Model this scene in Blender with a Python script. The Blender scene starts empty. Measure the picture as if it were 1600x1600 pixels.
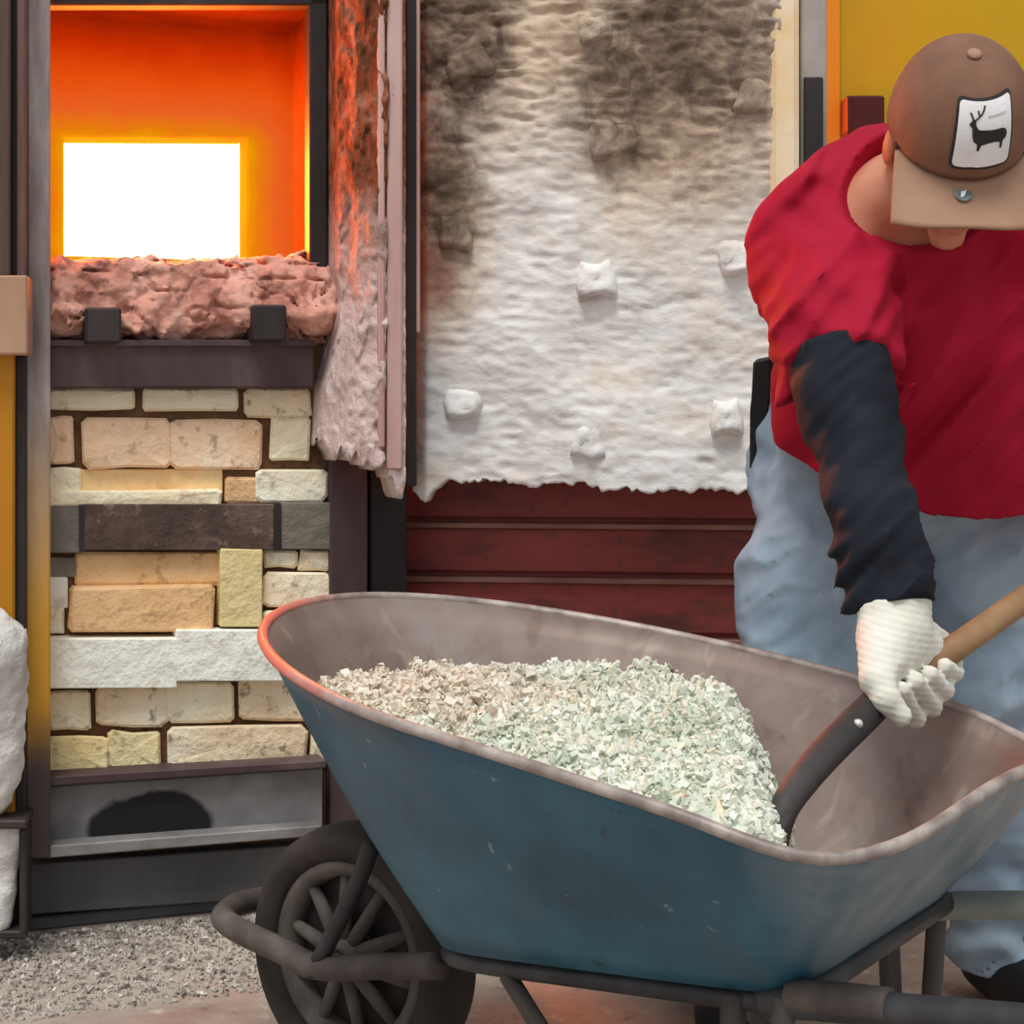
import bpy, bmesh, math, random
import numpy as np
from mathutils import Vector, Matrix, Euler

random.seed(7)
rng = np.random.default_rng(7)
SC = bpy.context.scene
COL = SC.collection
PI = math.pi

# ------------------------------------------------------------------ camera, world, lights, exposure
FPX = 2600.0            # focal length in pixels of the 1600 px frame
CAMZ = 0.88
HORIZON = 640.0
cam_d = bpy.data.cameras.new('camera')
cam_d.sensor_width = 36.0
cam_d.lens = FPX / 1600.0 * 36.0
cam_d.shift_y = -(800.0 - HORIZON) / 1600.0
cam_d.clip_start = 0.02
cam = bpy.data.objects.new('camera', cam_d)
COL.objects.link(cam)
cam.location = (0, 0, CAMZ)
cam.rotation_euler = (PI / 2, 0, 0)
SC.camera = cam

world = bpy.data.worlds.new('world')
SC.world = world
world.use_nodes = True
bg = world.node_tree.nodes['Background']
bg.inputs[0].default_value = (0.90, 0.95, 1.0, 1)
bg.inputs[1].default_value = 0.72

sun_d = bpy.data.lights.new('sun', 'SUN')
sun_d.energy = 2.5
sun_d.angle = math.radians(24)
sun_d.color = (1.0, 0.98, 0.95)
sun = bpy.data.objects.new('sun', sun_d)
COL.objects.link(sun)
sun.rotation_euler = Vector((0.14, 0.46, -1.0)).to_track_quat('-Z', 'Y').to_euler()

SC.view_settings.view_transform = 'Standard'
SC.view_settings.look = 'None'
SC.view_settings.gamma = 1.0
SC.view_settings.use_curve_mapping = False
SC.view_settings.exposure = 0.0
try:
    SC.cycles.use_denoising = True
except Exception:
    pass

# ------------------------------------------------------------------ helpers
def lin(c):
    out = []
    for v in c[:3]:
        v = v / 255.0
        out.append(v / 12.92 if v <= 0.04045 else ((v + 0.055) / 1.055) ** 2.4)
    return (out[0], out[1], out[2], 1.0)

class NT:
    """small wrapper to write node trees"""
    def __init__(self, name):
        self.m = bpy.data.materials.new(name)
        self.m.use_nodes = True
        self.t = self.m.node_tree
        self.n = self.t.nodes
        self.l = self.t.links
        self.b = self.n['Principled BSDF']
        self.coord = self.n.new('ShaderNodeTexCoord')
        self.geo = self.n.new('ShaderNodeNewGeometry')
    def pos(self, obj=False):
        return self.coord.outputs['Object'] if obj else self.geo.outputs['Position']
    def node(self, t, **kw):
        k = self.n.new(t)
        for a, v in kw.items():
            setattr(k, a, v)
        return k
    def set(self, sock, v):
        if isinstance(v, bpy.types.NodeSocket):
            self.l.new(v, sock)
        else:
            sock.default_value = v
    def noise(self, scale=5, detail=4, rough=0.55, vec=None, stretch=None, dist=0.0, obj=False):
        k = self.node('ShaderNodeTexNoise')
        v = vec if vec is not None else self.pos(obj)
        if stretch:
            mp = self.node('ShaderNodeMapping')
            mp.inputs['Scale'].default_value = stretch
            self.l.new(v, mp.inputs['Vector'])
            v = mp.outputs['Vector']
        self.l.new(v, k.inputs['Vector'])
        k.inputs['Scale'].default_value = scale
        k.inputs['Detail'].default_value = detail
        k.inputs['Roughness'].default_value = rough
        k.inputs['Distortion'].default_value = dist
        return k.outputs['Fac']
    def ramp(self, fac, stops):
        k = self.node('ShaderNodeValToRGB')
        el = k.color_ramp.elements
        while len(el) < len(stops):
            el.new(0.5)
        for e, (p, c) in zip(el, stops):
            e.position = p
            e.color = lin(c) if max(c[:3]) > 1.0001 or len(c) == 3 else c
        self.l.new(fac, k.inputs['Fac'])
        return k.outputs['Color']
    def step(self, fac, a, b):
        k = self.node('ShaderNodeMapRange')
        k.interpolation_type = 'SMOOTHSTEP'
        k.clamp = True
        self.set(k.inputs[0], fac)
        k.inputs[1].default_value = a
        k.inputs[2].default_value = b
        k.inputs[3].default_value = 0
        k.inputs[4].default_value = 1
        return k.outputs[0]
    def math(self, op, a, b=0.0):
        k = self.node('ShaderNodeMath', operation=op)
        self.set(k.inputs[0], a)
        self.set(k.inputs[1], b)
        return k.outputs[0]
    def mix(self, fac, a, b):
        k = self.node('ShaderNodeMix', data_type='RGBA')
        self.set(k.inputs[0], fac)
        for s, v in ((k.inputs[6], a), (k.inputs[7], b)):
            if isinstance(v, bpy.types.NodeSocket):
                self.l.new(v, s)
            else:
                s.default_value = lin(v)
        return k.outputs[2]
    def xyz(self, vec=None):
        k = self.node('ShaderNodeSeparateXYZ')
        self.l.new(vec if vec is not None else self.pos(), k.inputs[0])
        return k.outputs
    def color(self, v):
        if isinstance(v, bpy.types.NodeSocket):
            self.l.new(v, self.b.inputs['Base Color'])
        else:
            self.b.inputs['Base Color'].default_value = lin(v)
        return self
    def bump(self, h, strength=0.4, dist=0.01):
        k = self.node('ShaderNodeBump')
        k.inputs['Strength'].default_value = strength
        k.inputs['Distance'].default_value = dist
        self.l.new(h, k.inputs['Height'])
        self.l.new(k.outputs['Normal'], self.b.inputs['Normal'])
        return self
    def surf(self, rough=0.7, metal=0.0, spec=0.3):
        self.set(self.b.inputs['Roughness'], rough)
        self.b.inputs['Metallic'].default_value = metal
        self.b.inputs['Specular IOR Level'].default_value = spec
        return self

MATS = {}
def simple(name, stops, scale=8, rough=0.7, bump=0.3, bdist=0.006, metal=0.0, spec=0.3, detail=5, bscale=None, stretch=None):
    if name in MATS:
        return MATS[name]
    t = NT(name)
    nz = t.noise(scale, detail, stretch=stretch)
    t.color(t.ramp(nz, stops)) if len(stops) > 1 else t.color(stops[0][1])
    if bump:
        t.bump(t.noise(bscale or scale * 3, 6, 0.6), bump, bdist)
    t.surf(rough, metal, spec)
    MATS[name] = t.m
    return t.m

def link(name, me, mat=None, parent=None, smooth=False):
    o = bpy.data.objects.new(name, me)
    COL.objects.link(o)
    if mat is not None:
        for m in (mat if isinstance(mat, (list, tuple)) else [mat]):
            me.materials.append(m)
    if parent is not None:
        o.parent = parent
    if smooth:
        me.polygons.foreach_set('use_smooth', [True] * len(me.polygons))
    return o

def from_bm(name, bm, mat=None, parent=None, smooth=False):
    me = bpy.data.meshes.new(name)
    bmesh.ops.recalc_face_normals(bm, faces=bm.faces)
    bm.to_mesh(me)
    bm.free()
    return link(name, me, mat, parent, smooth)

def from_py(name, v, f, mat=None, parent=None, smooth=False):
    me = bpy.data.meshes.new(name)
    me.from_pydata([tuple(p) for p in v], [], [tuple(int(i) for i in q) for q in f])
    me.update()
    return link(name, me, mat, parent, smooth)

def thing(name, label, cat, loc=(0, 0, 0), group=None):
    # an Empty that parents its parts; parts keep world coordinates through the inverse
    o = bpy.data.objects.new(name, None)
    o.empty_display_size = 0.05
    COL.objects.link(o)
    o.location = loc
    o['label'] = label
    o['category'] = cat
    if group:
        o['group'] = group
    return o

def tag(o, label=None, cat=None, group=None, kind=None):
    if label: o['label'] = label
    if cat: o['category'] = cat
    if group: o['group'] = group
    if kind: o['kind'] = kind
    return o

def fix_parents():
    # meshes are written in world coordinates: undo the base point of the Empty they hang on
    for o in list(COL.objects):
        if o.parent is not None and o.parent.parent is None:
            o.matrix_parent_inverse = Matrix.Translation(-o.parent.location)

def ray(px, py):
    return Vector(((px - 800.0) / FPX, 1.0, -(py - HORIZON) / FPX))

def at(px, py, Y):
    d = ray(px, py)
    return Vector((d.x * Y, Y, CAMZ + d.z * Y))

class Plane:
    """a vertical working plane: yaw in degrees (positive: right end further away)"""
    def __init__(self, px, Y, yaw):
        a = math.radians(yaw)
        self.O = Vector((ray(px, HORIZON).x * Y, Y, 0))
        self.r = Vector((math.cos(a), math.sin(a), 0))
        self.n = Vector((math.sin(a), -math.cos(a), 0))
    def p(self, px, py, d=0.0):
        D = ray(px, py)
        C = Vector((0, 0, CAMZ))
        t = (d - (C - self.O).dot(self.n)) / D.dot(self.n)
        return C + D * t
    def uz(self, px, py, d=0.0):
        q = self.p(px, py, d)
        return (q - self.O).dot(self.r), q.z
    def w(self, u, d, z):
        q = self.O + self.r * u + self.n * d
        return Vector((q.x, q.y, z))

def prism_bm(pts, vec, bevel=0.003, jit=0.0, bm=None):
    """front polygon pts extruded by vec, bevelled"""
    own = bm is None
    b = bmesh.new()
    k = len(pts)
    def J():
        return Vector((random.uniform(-jit, jit), random.uniform(-jit, jit), random.uniform(-jit, jit))) if jit else Vector()
    fr = [b.verts.new(Vector(p) + J()) for p in pts]
    bk = [b.verts.new(Vector(p) + Vector(vec)) for p in pts]
    b.faces.new(fr)
    b.faces.new(bk[::-1])
    for i in range(k):
        j = (i + 1) % k
        b.faces.new((fr[j], fr[i], bk[i], bk[j]))
    if bevel:
        bmesh.ops.bevel(b, geom=list(b.edges), offset=bevel, segments=1, affect='EDGES', clamp_overlap=True)
        if jit:
            for v in b.verts:
                v.co += J() * 0.7
    return b

def pl_box(name, P, px0, py0, px1, py1, d0, d1, mat, parent, bevel=0.003, jit=0.0, smooth=False):
    pts = [P.p(px0, py0, d1), P.p(px1, py0, d1), P.p(px1, py1, d1), P.p(px0, py1, d1)]
    return from_bm(name, prism_bm(pts, -P.n * (d1 - d0), bevel, jit), mat, parent, smooth)

def uz_box(name, P, u0, u1, z0, z1, d0, d1, mat, parent, bevel=0.003, jit=0.0):
    pts = [P.w(u0, d1, z1), P.w(u1, d1, z1), P.w(u1, d1, z0), P.w(u0, d1, z0)]
    return from_bm(name, prism_bm(pts, -P.n * (d1 - d0), bevel, jit), mat, parent)

def box(name, lo, hi, mat, parent=None, bevel=0.003):
    pts = [(lo[0], lo[1], hi[2]), (hi[0], lo[1], hi[2]), (hi[0], lo[1], lo[2]), (lo[0], lo[1], lo[2])]
    return from_bm(name, prism_bm(pts, (0, hi[1] - lo[1], 0), bevel), mat, parent)

def catmull(pts, sub=6):
    P = [Vector(p) for p in pts]
    out = []
    for i in range(len(P) - 1):
        p0 = P[max(i - 1, 0)]; p1 = P[i]; p2 = P[i + 1]; p3 = P[min(i + 2, len(P) - 1)]
        for k in range(sub):
            t = k / sub
            out.append(0.5 * ((2 * p1) + (p2 - p0) * t + (2 * p0 - 5 * p1 + 4 * p2 - p3) * t * t + (3 * p1 - p0 - 3 * p2 + p3) * t ** 3))
    out.append(P[-1])
    return out

def tube_data(pts, rad, n=12, closed=False, sx=1.0):
    pts = [Vector(p) for p in pts]
    m = len(pts)
    R = rad if isinstance(rad, (list, tuple)) else [rad] * m
    V, F = [], []
    T = []
    for i in range(m):
        a = pts[(i - 1) % m] if (closed or i > 0) else pts[i]
        b = pts[(i + 1) % m] if (closed or i < m - 1) else pts[i]
        T.append((b - a).normalized())
    up = Vector((0, 0, 1)) if abs(T[0].z) < 0.9 else Vector((1, 0, 0))
    nrm = (up - T[0] * up.dot(T[0])).normalized()
    for i in range(m):
        nrm = (nrm - T[i] * nrm.dot(T[i])).normalized()
        bn = T[i].cross(nrm)
        for k in range(n):
            a = 2 * PI * k / n
            V.append(pts[i] + (nrm * math.cos(a) * sx + bn * math.sin(a)) * R[i])
    segs = m if closed else m - 1
    for i in range(segs):
        for k in range(n):
            a = i * n + k; b = i * n + (k + 1) % n
            c = ((i + 1) % m) * n + (k + 1) % n; d = ((i + 1) % m) * n + k
            F.append((a, b, c, d))
    if not closed:
        F.append(tuple(range(n))[::-1])
        F.append(tuple((m - 1) * n + k for k in range(n)))
    return V, F

def tube(name, pts, rad, mat, parent=None, n=12, sub=0, closed=False, sx=1.0):
    if sub:
        if isinstance(rad, (list, tuple)):
            k = len(pts)
            rr = np.interp(np.linspace(0, k - 1, (k - 1) * sub + 1), range(k), rad).tolist()
        else:
            rr = rad
        pts = catmull(pts, sub)
        rad = rr
    V, F = tube_data(pts, rad, n, closed, sx)
    return from_py(name, V, F, mat, parent, True)

# --- value noise (numpy) for geometry
_LAT = rng.random((64, 64, 64)).astype(np.float32)
def vnoise(p, scale):
    q = np.asarray(p, np.float32) * scale
    i = np.floor(q).astype(np.int32)
    f = q - i
    f = f * f * (3 - 2 * f)
    i &= 63
    j = (i + 1) & 63
    x0, y0, z0 = i[..., 0], i[..., 1], i[..., 2]
    x1, y1, z1 = j[..., 0], j[..., 1], j[..., 2]
    fx, fy, fz = f[..., 0], f[..., 1], f[..., 2]
    L = _LAT
    a = L[x0, y0, z0] * (1 - fx) + L[x1, y0, z0] * fx
    b = L[x0, y1, z0] * (1 - fx) + L[x1, y1, z0] * fx
    c = L[x0, y0, z1] * (1 - fx) + L[x1, y0, z1] * fx
    d = L[x0, y1, z1] * (1 - fx) + L[x1, y1, z1] * fx
    return ((a * (1 - fy) + b * fy) * (1 - fz) + (c * (1 - fy) + d * fy) * fz) * 2 - 1
def fbm(p, scale, octs=3, gain=0.5):
    s = 0; a = 1.0
    for _ in range(octs):
        s = s + a * vnoise(p, scale); scale *= 2.03; a *= gain
    return s

# --- signed distance modelling (closed organic surfaces)
def sd_cap(P, a, b, ra, rb):
    a = np.array(a, np.float32); b = np.array(b, np.float32)
    ba = b - a
    h = np.clip(((P - a) @ ba) / (ba @ ba), 0, 1)
    d = P - a - h[..., None] * ba
    return np.sqrt((d * d).sum(-1)) - (ra + (rb - ra) * h)
def sd_ell(P, c, r, R=None):
    q = P - np.array(c, np.float32)
    if R is not None:
        q = q @ np.array(R, np.float32)
    r = np.array(r, np.float32)
    k0 = np.sqrt(((q / r) ** 2).sum(-1))
    k1 = np.sqrt(((q / (r * r)) ** 2).sum(-1)) + 1e-9
    return k0 * (k0 - 1.0) / k1
def smin(a, b, k):
    h = np.clip(0.5 + 0.5 * (b - a) / k, 0, 1)
    return b * (1 - h) + a * h - k * h * (1 - h)
def smax(a, b, k):
    return -smin(-a, -b, k)
def chain(P, pts, rad, k=0.01):
    d = None
    for i in range(len(pts) - 1):
        e = sd_cap(P, pts[i], pts[i + 1], rad[i], rad[i + 1])
        d = e if d is None else (np.minimum(d, e) if k == 0 else smin(d, e, k))
    return d
def plane_d(P, p, n):
    n = np.array(n, np.float32); n = n / np.linalg.norm(n)
    return (P - np.array(p, np.float32)) @ n

def sdf_mesh(name, fn, lo, hi, h, mat, parent=None):
    lo = np.array(lo, np.float32); hi = np.array(hi, np.float32)
    N = np.ceil((hi - lo) / h).astype(int) + 1
    ax = [lo[i] + h * np.arange(N[i], dtype=np.float32) for i in range(3)]
    G = np.stack(np.meshgrid(*ax, indexing='ij'), -1)
    D = np.empty(G.shape[:3], np.float32)
    BS = 8
    nb = [int(math.ceil(n / BS)) for n in N]
    cs = np.stack(np.meshgrid(*[lo[i] + h * (np.arange(nb[i], dtype=np.float32) * BS + (BS - 1) / 2) for i in range(3)], indexing='ij'), -1)
    cd = fn(cs)
    lim = BS * h * 0.87 * 1.5 + 0.03
    for bi in range(nb[0]):
        xs = slice(bi * BS, min((bi + 1) * BS, N[0]))
        for bj in range(nb[1]):
            ys = slice(bj * BS, min((bj + 1) * BS, N[1]))
            near = np.abs(cd[bi, bj]) < lim
            for bk in range(nb[2]):
                if not near[bk]:
                    D[xs, ys, bk * BS:(bk + 1) * BS] = cd[bi, bj, bk]
            ks = np.nonzero(near)[0]
            if len(ks):
                zi = np.concatenate([np.arange(k * BS, min((k + 1) * BS, N[2])) for k in ks])
                sub = np.ascontiguousarray(G[xs, ys][:, :, zi])
                D[xs, ys][:, :, zi] = fn(sub)
    S = D < 0
    c = np.zeros(tuple(N - 1), np.int8)
    for dx in (0, 1):
        for dy in (0, 1):
            for dz in (0, 1):
                c += S[dx:N[0] - 1 + dx, dy:N[1] - 1 + dy, dz:N[2] - 1 + dz]
    act = (c > 0) & (c < 8)
    idx = np.argwhere(act)
    ids = -np.ones(act.shape, np.int64)
    ids[act] = np.arange(len(idx))
    acc = np.zeros((len(idx), 3)); cnt = np.zeros(len(idx))
    offs = [(0, 0, 0), (1, 0, 0), (0, 1, 0), (1, 1, 0), (0, 0, 1), (1, 0, 1), (0, 1, 1), (1, 1, 1)]
    edges = [(0, 1), (2, 3), (4, 5), (6, 7), (0, 2), (1, 3), (4, 6), (5, 7), (0, 4), (1, 5), (2, 6), (3, 7)]
    vals = [D[idx[:, 0] + o[0], idx[:, 1] + o[1], idx[:, 2] + o[2]] for o in offs]
    for a, b in edges:
        va, vb = vals[a], vals[b]
        m = (va < 0) != (vb < 0)
        t = np.where(m, va / np.where(np.abs(va - vb) < 1e-12, 1, va - vb), 0)
        oa, ob = np.array(offs[a]), np.array(offs[b])
        q = oa + t[:, None] * (ob - oa)
        acc += q * m[:, None]; cnt += m
    V = lo + (idx + acc / cnt[:, None]) * h
    quads = []
    for axis in range(3):
        sl0 = [slice(None)] * 3; sl1 = [slice(None)] * 3
        sl0[axis] = slice(0, N[axis] - 1); sl1[axis] = slice(1, N[axis])
        A, B = S[tuple(sl0)], S[tuple(sl1)]
        e = np.argwhere(A != B)
        u, v = [(1, 2), (2, 0), (0, 1)][axis]
        ok = (e[:, u] > 0) & (e[:, v] > 0) & (e[:, u] < N[u] - 1) & (e[:, v] < N[v] - 1)
        e = e[ok]
        if not len(e):
            continue
        def cid(du, dv):
            k = e.copy(); k[:, u] -= du; k[:, v] -= dv
            return ids[k[:, 0], k[:, 1], k[:, 2]]
        q = np.stack([cid(1, 1), cid(0, 1), cid(0, 0), cid(1, 0)], 1)
        fl = A[e[:, 0], e[:, 1], e[:, 2]]
        q = np.where(fl[:, None], q, q[:, ::-1])
        quads.append(q)
    Q = np.concatenate(quads)
    Q = Q[(Q >= 0).all(1)]
    me = bpy.data.meshes.new(name)
    me.vertices.add(len(V)); me.vertices.foreach_set('co', V.astype(np.float32).ravel())
    me.loops.add(len(Q) * 4); me.loops.foreach_set('vertex_index', Q.astype(np.int32).ravel())
    me.polygons.add(len(Q)); me.polygons.foreach_set('loop_start', np.arange(0, len(Q) * 4, 4, dtype=np.int32))
    me.update(calc_edges=True)
    me.validate()
    return link(name, me, mat, parent, True)

def grid_slab(name, fn, nu, nv, mat, parent, back, disp=None):
    """a displaced sheet with thickness: fn(i/nu, j/nv) -> front point; back -> vector of thickness"""
    V, F = [], []
    for i in range(nu + 1):
        for j in range(nv + 1):
            V.append(fn(i / nu, j / nv))
    nF = len(V)
    if disp is not None:
        A = np.repeat(np.linspace(0, 1, nu + 1), nv + 1); Bq = np.tile(np.linspace(0, 1, nv + 1), nu + 1)
        Q = np.array([tuple(p) for p in V])
        V = [Vector(p) for p in (Q + disp(Q, A, Bq))]
    bvec = Vector(back)
    V += [p + bvec for p in V]
    W = nv + 1
    for i in range(nu):
        for j in range(nv):
            a = i * W + j
            F.append((a, a + 1, a + W + 1, a + W))
            F.append((nF + a, nF + a + W, nF + a + W + 1, nF + a + 1))
    for i in range(nu):
        a = i * W; F.append((a, a + W, nF + a + W, nF + a))
        a = i * W + nv; F.append((a, nF + a, nF + a + W, a + W))
    for j in range(nv):
        a = j; F.append((a, nF + a, nF + a + 1, a + 1))
        a = nu * W + j; F.append((a, a + 1, nF + a + 1, nF + a))
    o = from_py(name, V, F, mat, parent, True)
    bm = bmesh.new(); bm.from_mesh(o.data); bmesh.ops.recalc_face_normals(bm, faces=bm.faces); bm.to_mesh(o.data); bm.free()
    return o

# ------------------------------------------------------------------ materials
t = NT('floor_concrete')
n1 = t.noise(3.0, 6, 0.6); n2 = t.noise(26, 5, 0.65); n3 = t.noise(1.6, 3, 0.5)
c = t.ramp(n1, [(0.28, (134, 118, 106)), (0.48, (168, 155, 143)), (0.7, (192, 178, 164))])
c = t.mix(t.math('MULTIPLY', t.step(n3, 0.52, 0.66), 0.45), c, (178, 122, 104))
c = t.mix(t.math('MULTIPLY', t.step(n2, 0.56, 0.70), 0.5), c, (205, 198, 186))
c = t.mix(t.math('MULTIPLY', t.step(n2, 0.44, 0.30), 0.5), c, (92, 80, 72))
t.color(c).bump(n2, 0.5, 0.008).surf(0.85, 0, 0.25)
M_floor = t.m

def brick_mat(name, cols, spot=(120, 104, 84), sp=0.5):
    t = NT(name)
    a = t.noise(9, 5, 0.6); b = t.noise(38, 5, 0.65)
    up_ = 1.0 if max(cols[0]) < 150 else 1.14
    cols = [tuple(min(250, v * up_) for v in q_) for q_ in cols]
    c = t.ramp(a, [(0.30, cols[0]), (0.50, cols[1]), (0.70, cols[2])])
    c = t.mix(t.math('MULTIPLY', t.step(b, 0.54, 0.68), sp), c, spot)
    t.color(c).bump(t.math('ADD', b, t.math('MULTIPLY', t.noise(16, 4), 1.3)), 0.75, 0.008).surf(0.92, 0, 0.15)
    return t.m
BR = {
    'cream': brick_mat('brick_cream', [(214, 196, 164), (226, 210, 182), (232, 220, 200)], (176, 156, 122)),
    'peach': brick_mat('brick_peach', [(206, 170, 134), (222, 188, 156), (226, 202, 176)], (150, 112, 88), 0.6),
    'tan':   brick_mat('brick_tan', [(190, 152, 104), (206, 168, 122), (214, 180, 138)], (150, 116, 76)),
    'orange': brick_mat('brick_orange', [(222, 176, 122), (230, 188, 138), (236, 206, 164)], (204, 160, 112), 0.3),
    'white': brick_mat('brick_white', [(206, 208, 196), (218, 218, 208), (226, 222, 206)], (196, 192, 160), 0.5),
    'yellow': brick_mat('brick_yellow', [(202, 180, 124), (218, 198, 148), (226, 212, 172)], (140, 120, 80), 0.7),
    'green': brick_mat('brick_pale_green', [(196, 178, 126), (204, 188, 138), (208, 194, 150)], (186, 168, 118), 0.3),
    'rough': brick_mat('brick_rough', [(196, 174, 140), (216, 198, 168), (228, 214, 192)], (126, 104, 78), 0.8),
    'dark':  brick_mat('brick_scorched', [(72, 58, 52), (92, 76, 68), (116, 96, 86)], (150, 124, 112), 0.6),
    'grey':  brick_mat('brick_grey', [(96, 92, 84), (120, 114, 104), (142, 136, 126)], (104, 122, 108), 0.5),
}
M_mortar = brick_mat('mortar', [(92, 66, 48), (118, 88, 64), (146, 112, 84)], (84, 58, 42), 0.7)

def steel(name, c0, c1, c2, rough=0.6, metal=0.2, scale=6, stretch=(1, 1, 0.35)):
    t = NT(name)
    a = t.noise(scale, 6, 0.6, stretch=stretch); b = t.noise(45, 4)
    c = t.ramp(a, [(0.3, c0), (0.5, c1), (0.72, c2)])
    t.color(c).bump(b, 0.15, 0.003).surf(rough, metal, 0.35)
    return t.m
M_beam = steel('steel_brown', (66, 48, 50), (82, 64, 66), (110, 94, 90))
M_channel = steel('steel_grey', (104, 100, 98), (138, 135, 133), (166, 162, 160), stretch=(1, 1, 2))
M_dark = steel('steel_dark', (34, 30, 30), (48, 42, 42), (66, 58, 56))
M_plinth = steel('plinth_grey', (76, 76, 76), (94, 94, 94), (114, 112, 110), rough=0.85, metal=0)
M_brownpanel = steel('brown_panel', (88, 62, 54), (104, 76, 66), (120, 92, 80), rough=0.7, metal=0)
M_yellow = steel('yellow_paint', (172, 142, 0), (178, 147, 0), (184, 151, 0), rough=0.7, metal=0, scale=1.2)
M_yellow2 = steel('yellow_shaded_paint', (150, 96, 6), (176, 116, 8), (190, 132, 10), rough=0.5, metal=0, scale=2)  # yellow of the left door panel with its shadow put into the colour
M_orange_strip = steel('orange_paint', (184, 128, 4), (190, 132, 6), (196, 138, 8), rough=0.5, metal=0)
M_tanwood = steel('tan_plate', (150, 116, 92), (170, 134, 108), (186, 152, 126), rough=0.7, metal=0)
M_stile = steel('stile_brown', (62, 46, 42), (92, 70, 64), (116, 98, 92), stretch=(4, 4, 0.25))
M_post = steel('post_grey', (112, 108, 102), (158, 150, 142), (188, 178, 168))
M_maroon = steel('maroon_steel', (52, 14, 14), (66, 18, 18), (80, 26, 24))

# column of the furnace: worn grey steel on top, yellow paint further down, darker foot
t = NT('column_paint')
z = t.xyz()[2]
zz = t.math('ADD', z, t.math('MULTIPLY', t.math('SUBTRACT', t.noise(7, 5, stretch=(1, 1, 0.5)), 0.5), 0.16))
grey = t.ramp(t.noise(9, 6, 0.65, stretch=(1.5, 1.5, 0.3)), [(0.3, (118, 104, 100)), (0.5, (162, 150, 146)), (0.7, (200, 194, 188))])
c = t.mix(t.step(zz, 0.95, 0.50), grey, (206, 150, 48))
c = t.mix(t.step(zz, 0.40, 0.28), c, (76, 66, 64))
t.color(c).surf(0.55, 0.1, 0.35)
M_column = t.m

# base channel with a round soot mark
t = NT('channel_web')
a = t.noise(10, 5)
c = t.ramp(a, [(0.3, (106, 104, 104)), (0.55, (134, 132, 132)), (0.75, (158, 156, 154))])
M_web_t = t; M_web_c = c

t = NT('red_siding')
a = t.noise(4, 5, 0.6, stretch=(1, 1, 3)); b = t.noise(22, 5, 0.6)
c = t.ramp(a, [(0.30, (96, 52, 46)), (0.46, (142, 62, 58)), (0.7, (158, 74, 68))])
c = t.mix(t.math('MULTIPLY', t.step(b, 0.56, 0.68), 0.55), c, (78, 58, 50))
t.color(c).bump(b, 0.2, 0.003).surf(0.6, 0, 0.35)
M_siding = t.m
M_lip = steel('siding_lip', (116, 76, 68), (138, 96, 86), (156, 116, 104), rough=0.5)

# hot refractory: incandescent, hottest around the port
def hot(name, port, sx, sz):
    t = NT(name)
    s = t.node('ShaderNodeVectorMath', operation='SUBTRACT')
    t.l.new(t.pos(), s.inputs[0]); s.inputs[1].default_value = port
    x = t.xyz(s.outputs[0])
    dx = t.math('MULTIPLY', t.math('MAXIMUM', t.math('SUBTRACT', t.math('ABSOLUTE', x[0]), sx), 0.0), 1.0)
    dz = t.math('MAXIMUM', t.math('SUBTRACT', t.math('ABSOLUTE', x[2]), sz), 0.0)
    d = t.math('SQRT', t.math('ADD', t.math('POWER', dx, 2.0), t.math('POWER', dz, 2.0)))
    d = t.math('ADD', d, t.math('MULTIPLY', t.math('SUBTRACT', t.noise(11, 5, 0.6), 0.5), 0.05))
    e = t.node('ShaderNodeValToRGB')
    stops = [(0.0, (1.0, 0.42, 0.0)), (0.02, (1.0, 0.26, 0.004)), (0.055, (1.0, 0.15, 0.02)), (0.11, (1.0, 0.10, 0.004)), (0.17, (0.72, 0.035, 0.0)), (0.24, (0.22, 0.008, 0.0))]
    el = e.color_ramp.elements
    while len(el) < len(stops): el.new(0.5)
    for k, (p, cc) in zip(el, stops):
        k.position = p; k.color = (*cc, 1)
    t.l.new(d, e.inputs[0])
    t.color((58, 26, 14)).surf(0.95, 0, 0.0)
    t.bump(t.noise(24, 5), 0.6, 0.01)
    t.l.new(e.outputs[0], t.b.inputs['Emission Color'])
    t.b.inputs['Emission Strength'].default_value = 0.75
    return t.m

t = NT('molten_chamber')
t.color((255, 200, 140))
t.b.inputs['Emission Color'].default_value = (1.0, 0.22, 0.03, 1)
t.b.inputs['Emission Strength'].default_value = 185.0
M_molten = t.m

t = NT('pink_refractory')
a = t.noise(9, 6, 0.62); b = t.noise(34, 5)
c = t.ramp(a, [(0.3, (156, 100, 88)), (0.46, (206, 150, 132)), (0.7, (222, 180, 164))])
c = t.mix(t.math('MULTIPLY', t.step(b, 0.57, 0.7), 0.7), c, (92, 58, 52))
t.color(c).bump(b, 0.8, 0.01).surf(0.95, 0, 0.1)
M_sill = t.m

t = NT('fibre_blanket_rust')
z = t.xyz()[2]
a = t.noise(12, 6, 0.65); b = t.noise(46, 5, 0.6, stretch=(1, 1, 0.4))
pale = t.ramp(a, [(0.3, (176, 150, 144)), (0.5, (206, 184, 178)), (0.7, (218, 202, 196))])
rust = t.ramp(t.noise(16, 6, 0.7, stretch=(1, 1, 0.5)), [(0.34, (70, 40, 32)), (0.5, (120, 72, 48)), (0.66, (168, 120, 98))])
f = t.step(t.math('ADD', z, t.math('MULTIPLY', t.math('SUBTRACT', a, 0.5), 0.35)), 1.03, 1.30)
c = t.mix(f, pale, rust)
t.color(c).bump(t.math('ADD', a, b), 0.8, 0.012).surf(0.95, 0, 0.1)
M_blanket = t.m

M_bar = steel('pale_bar', (170, 130, 124), (196, 160, 152), (206, 178, 170), rough=0.7, metal=0, stretch=(1, 1, 0.2))

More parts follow.
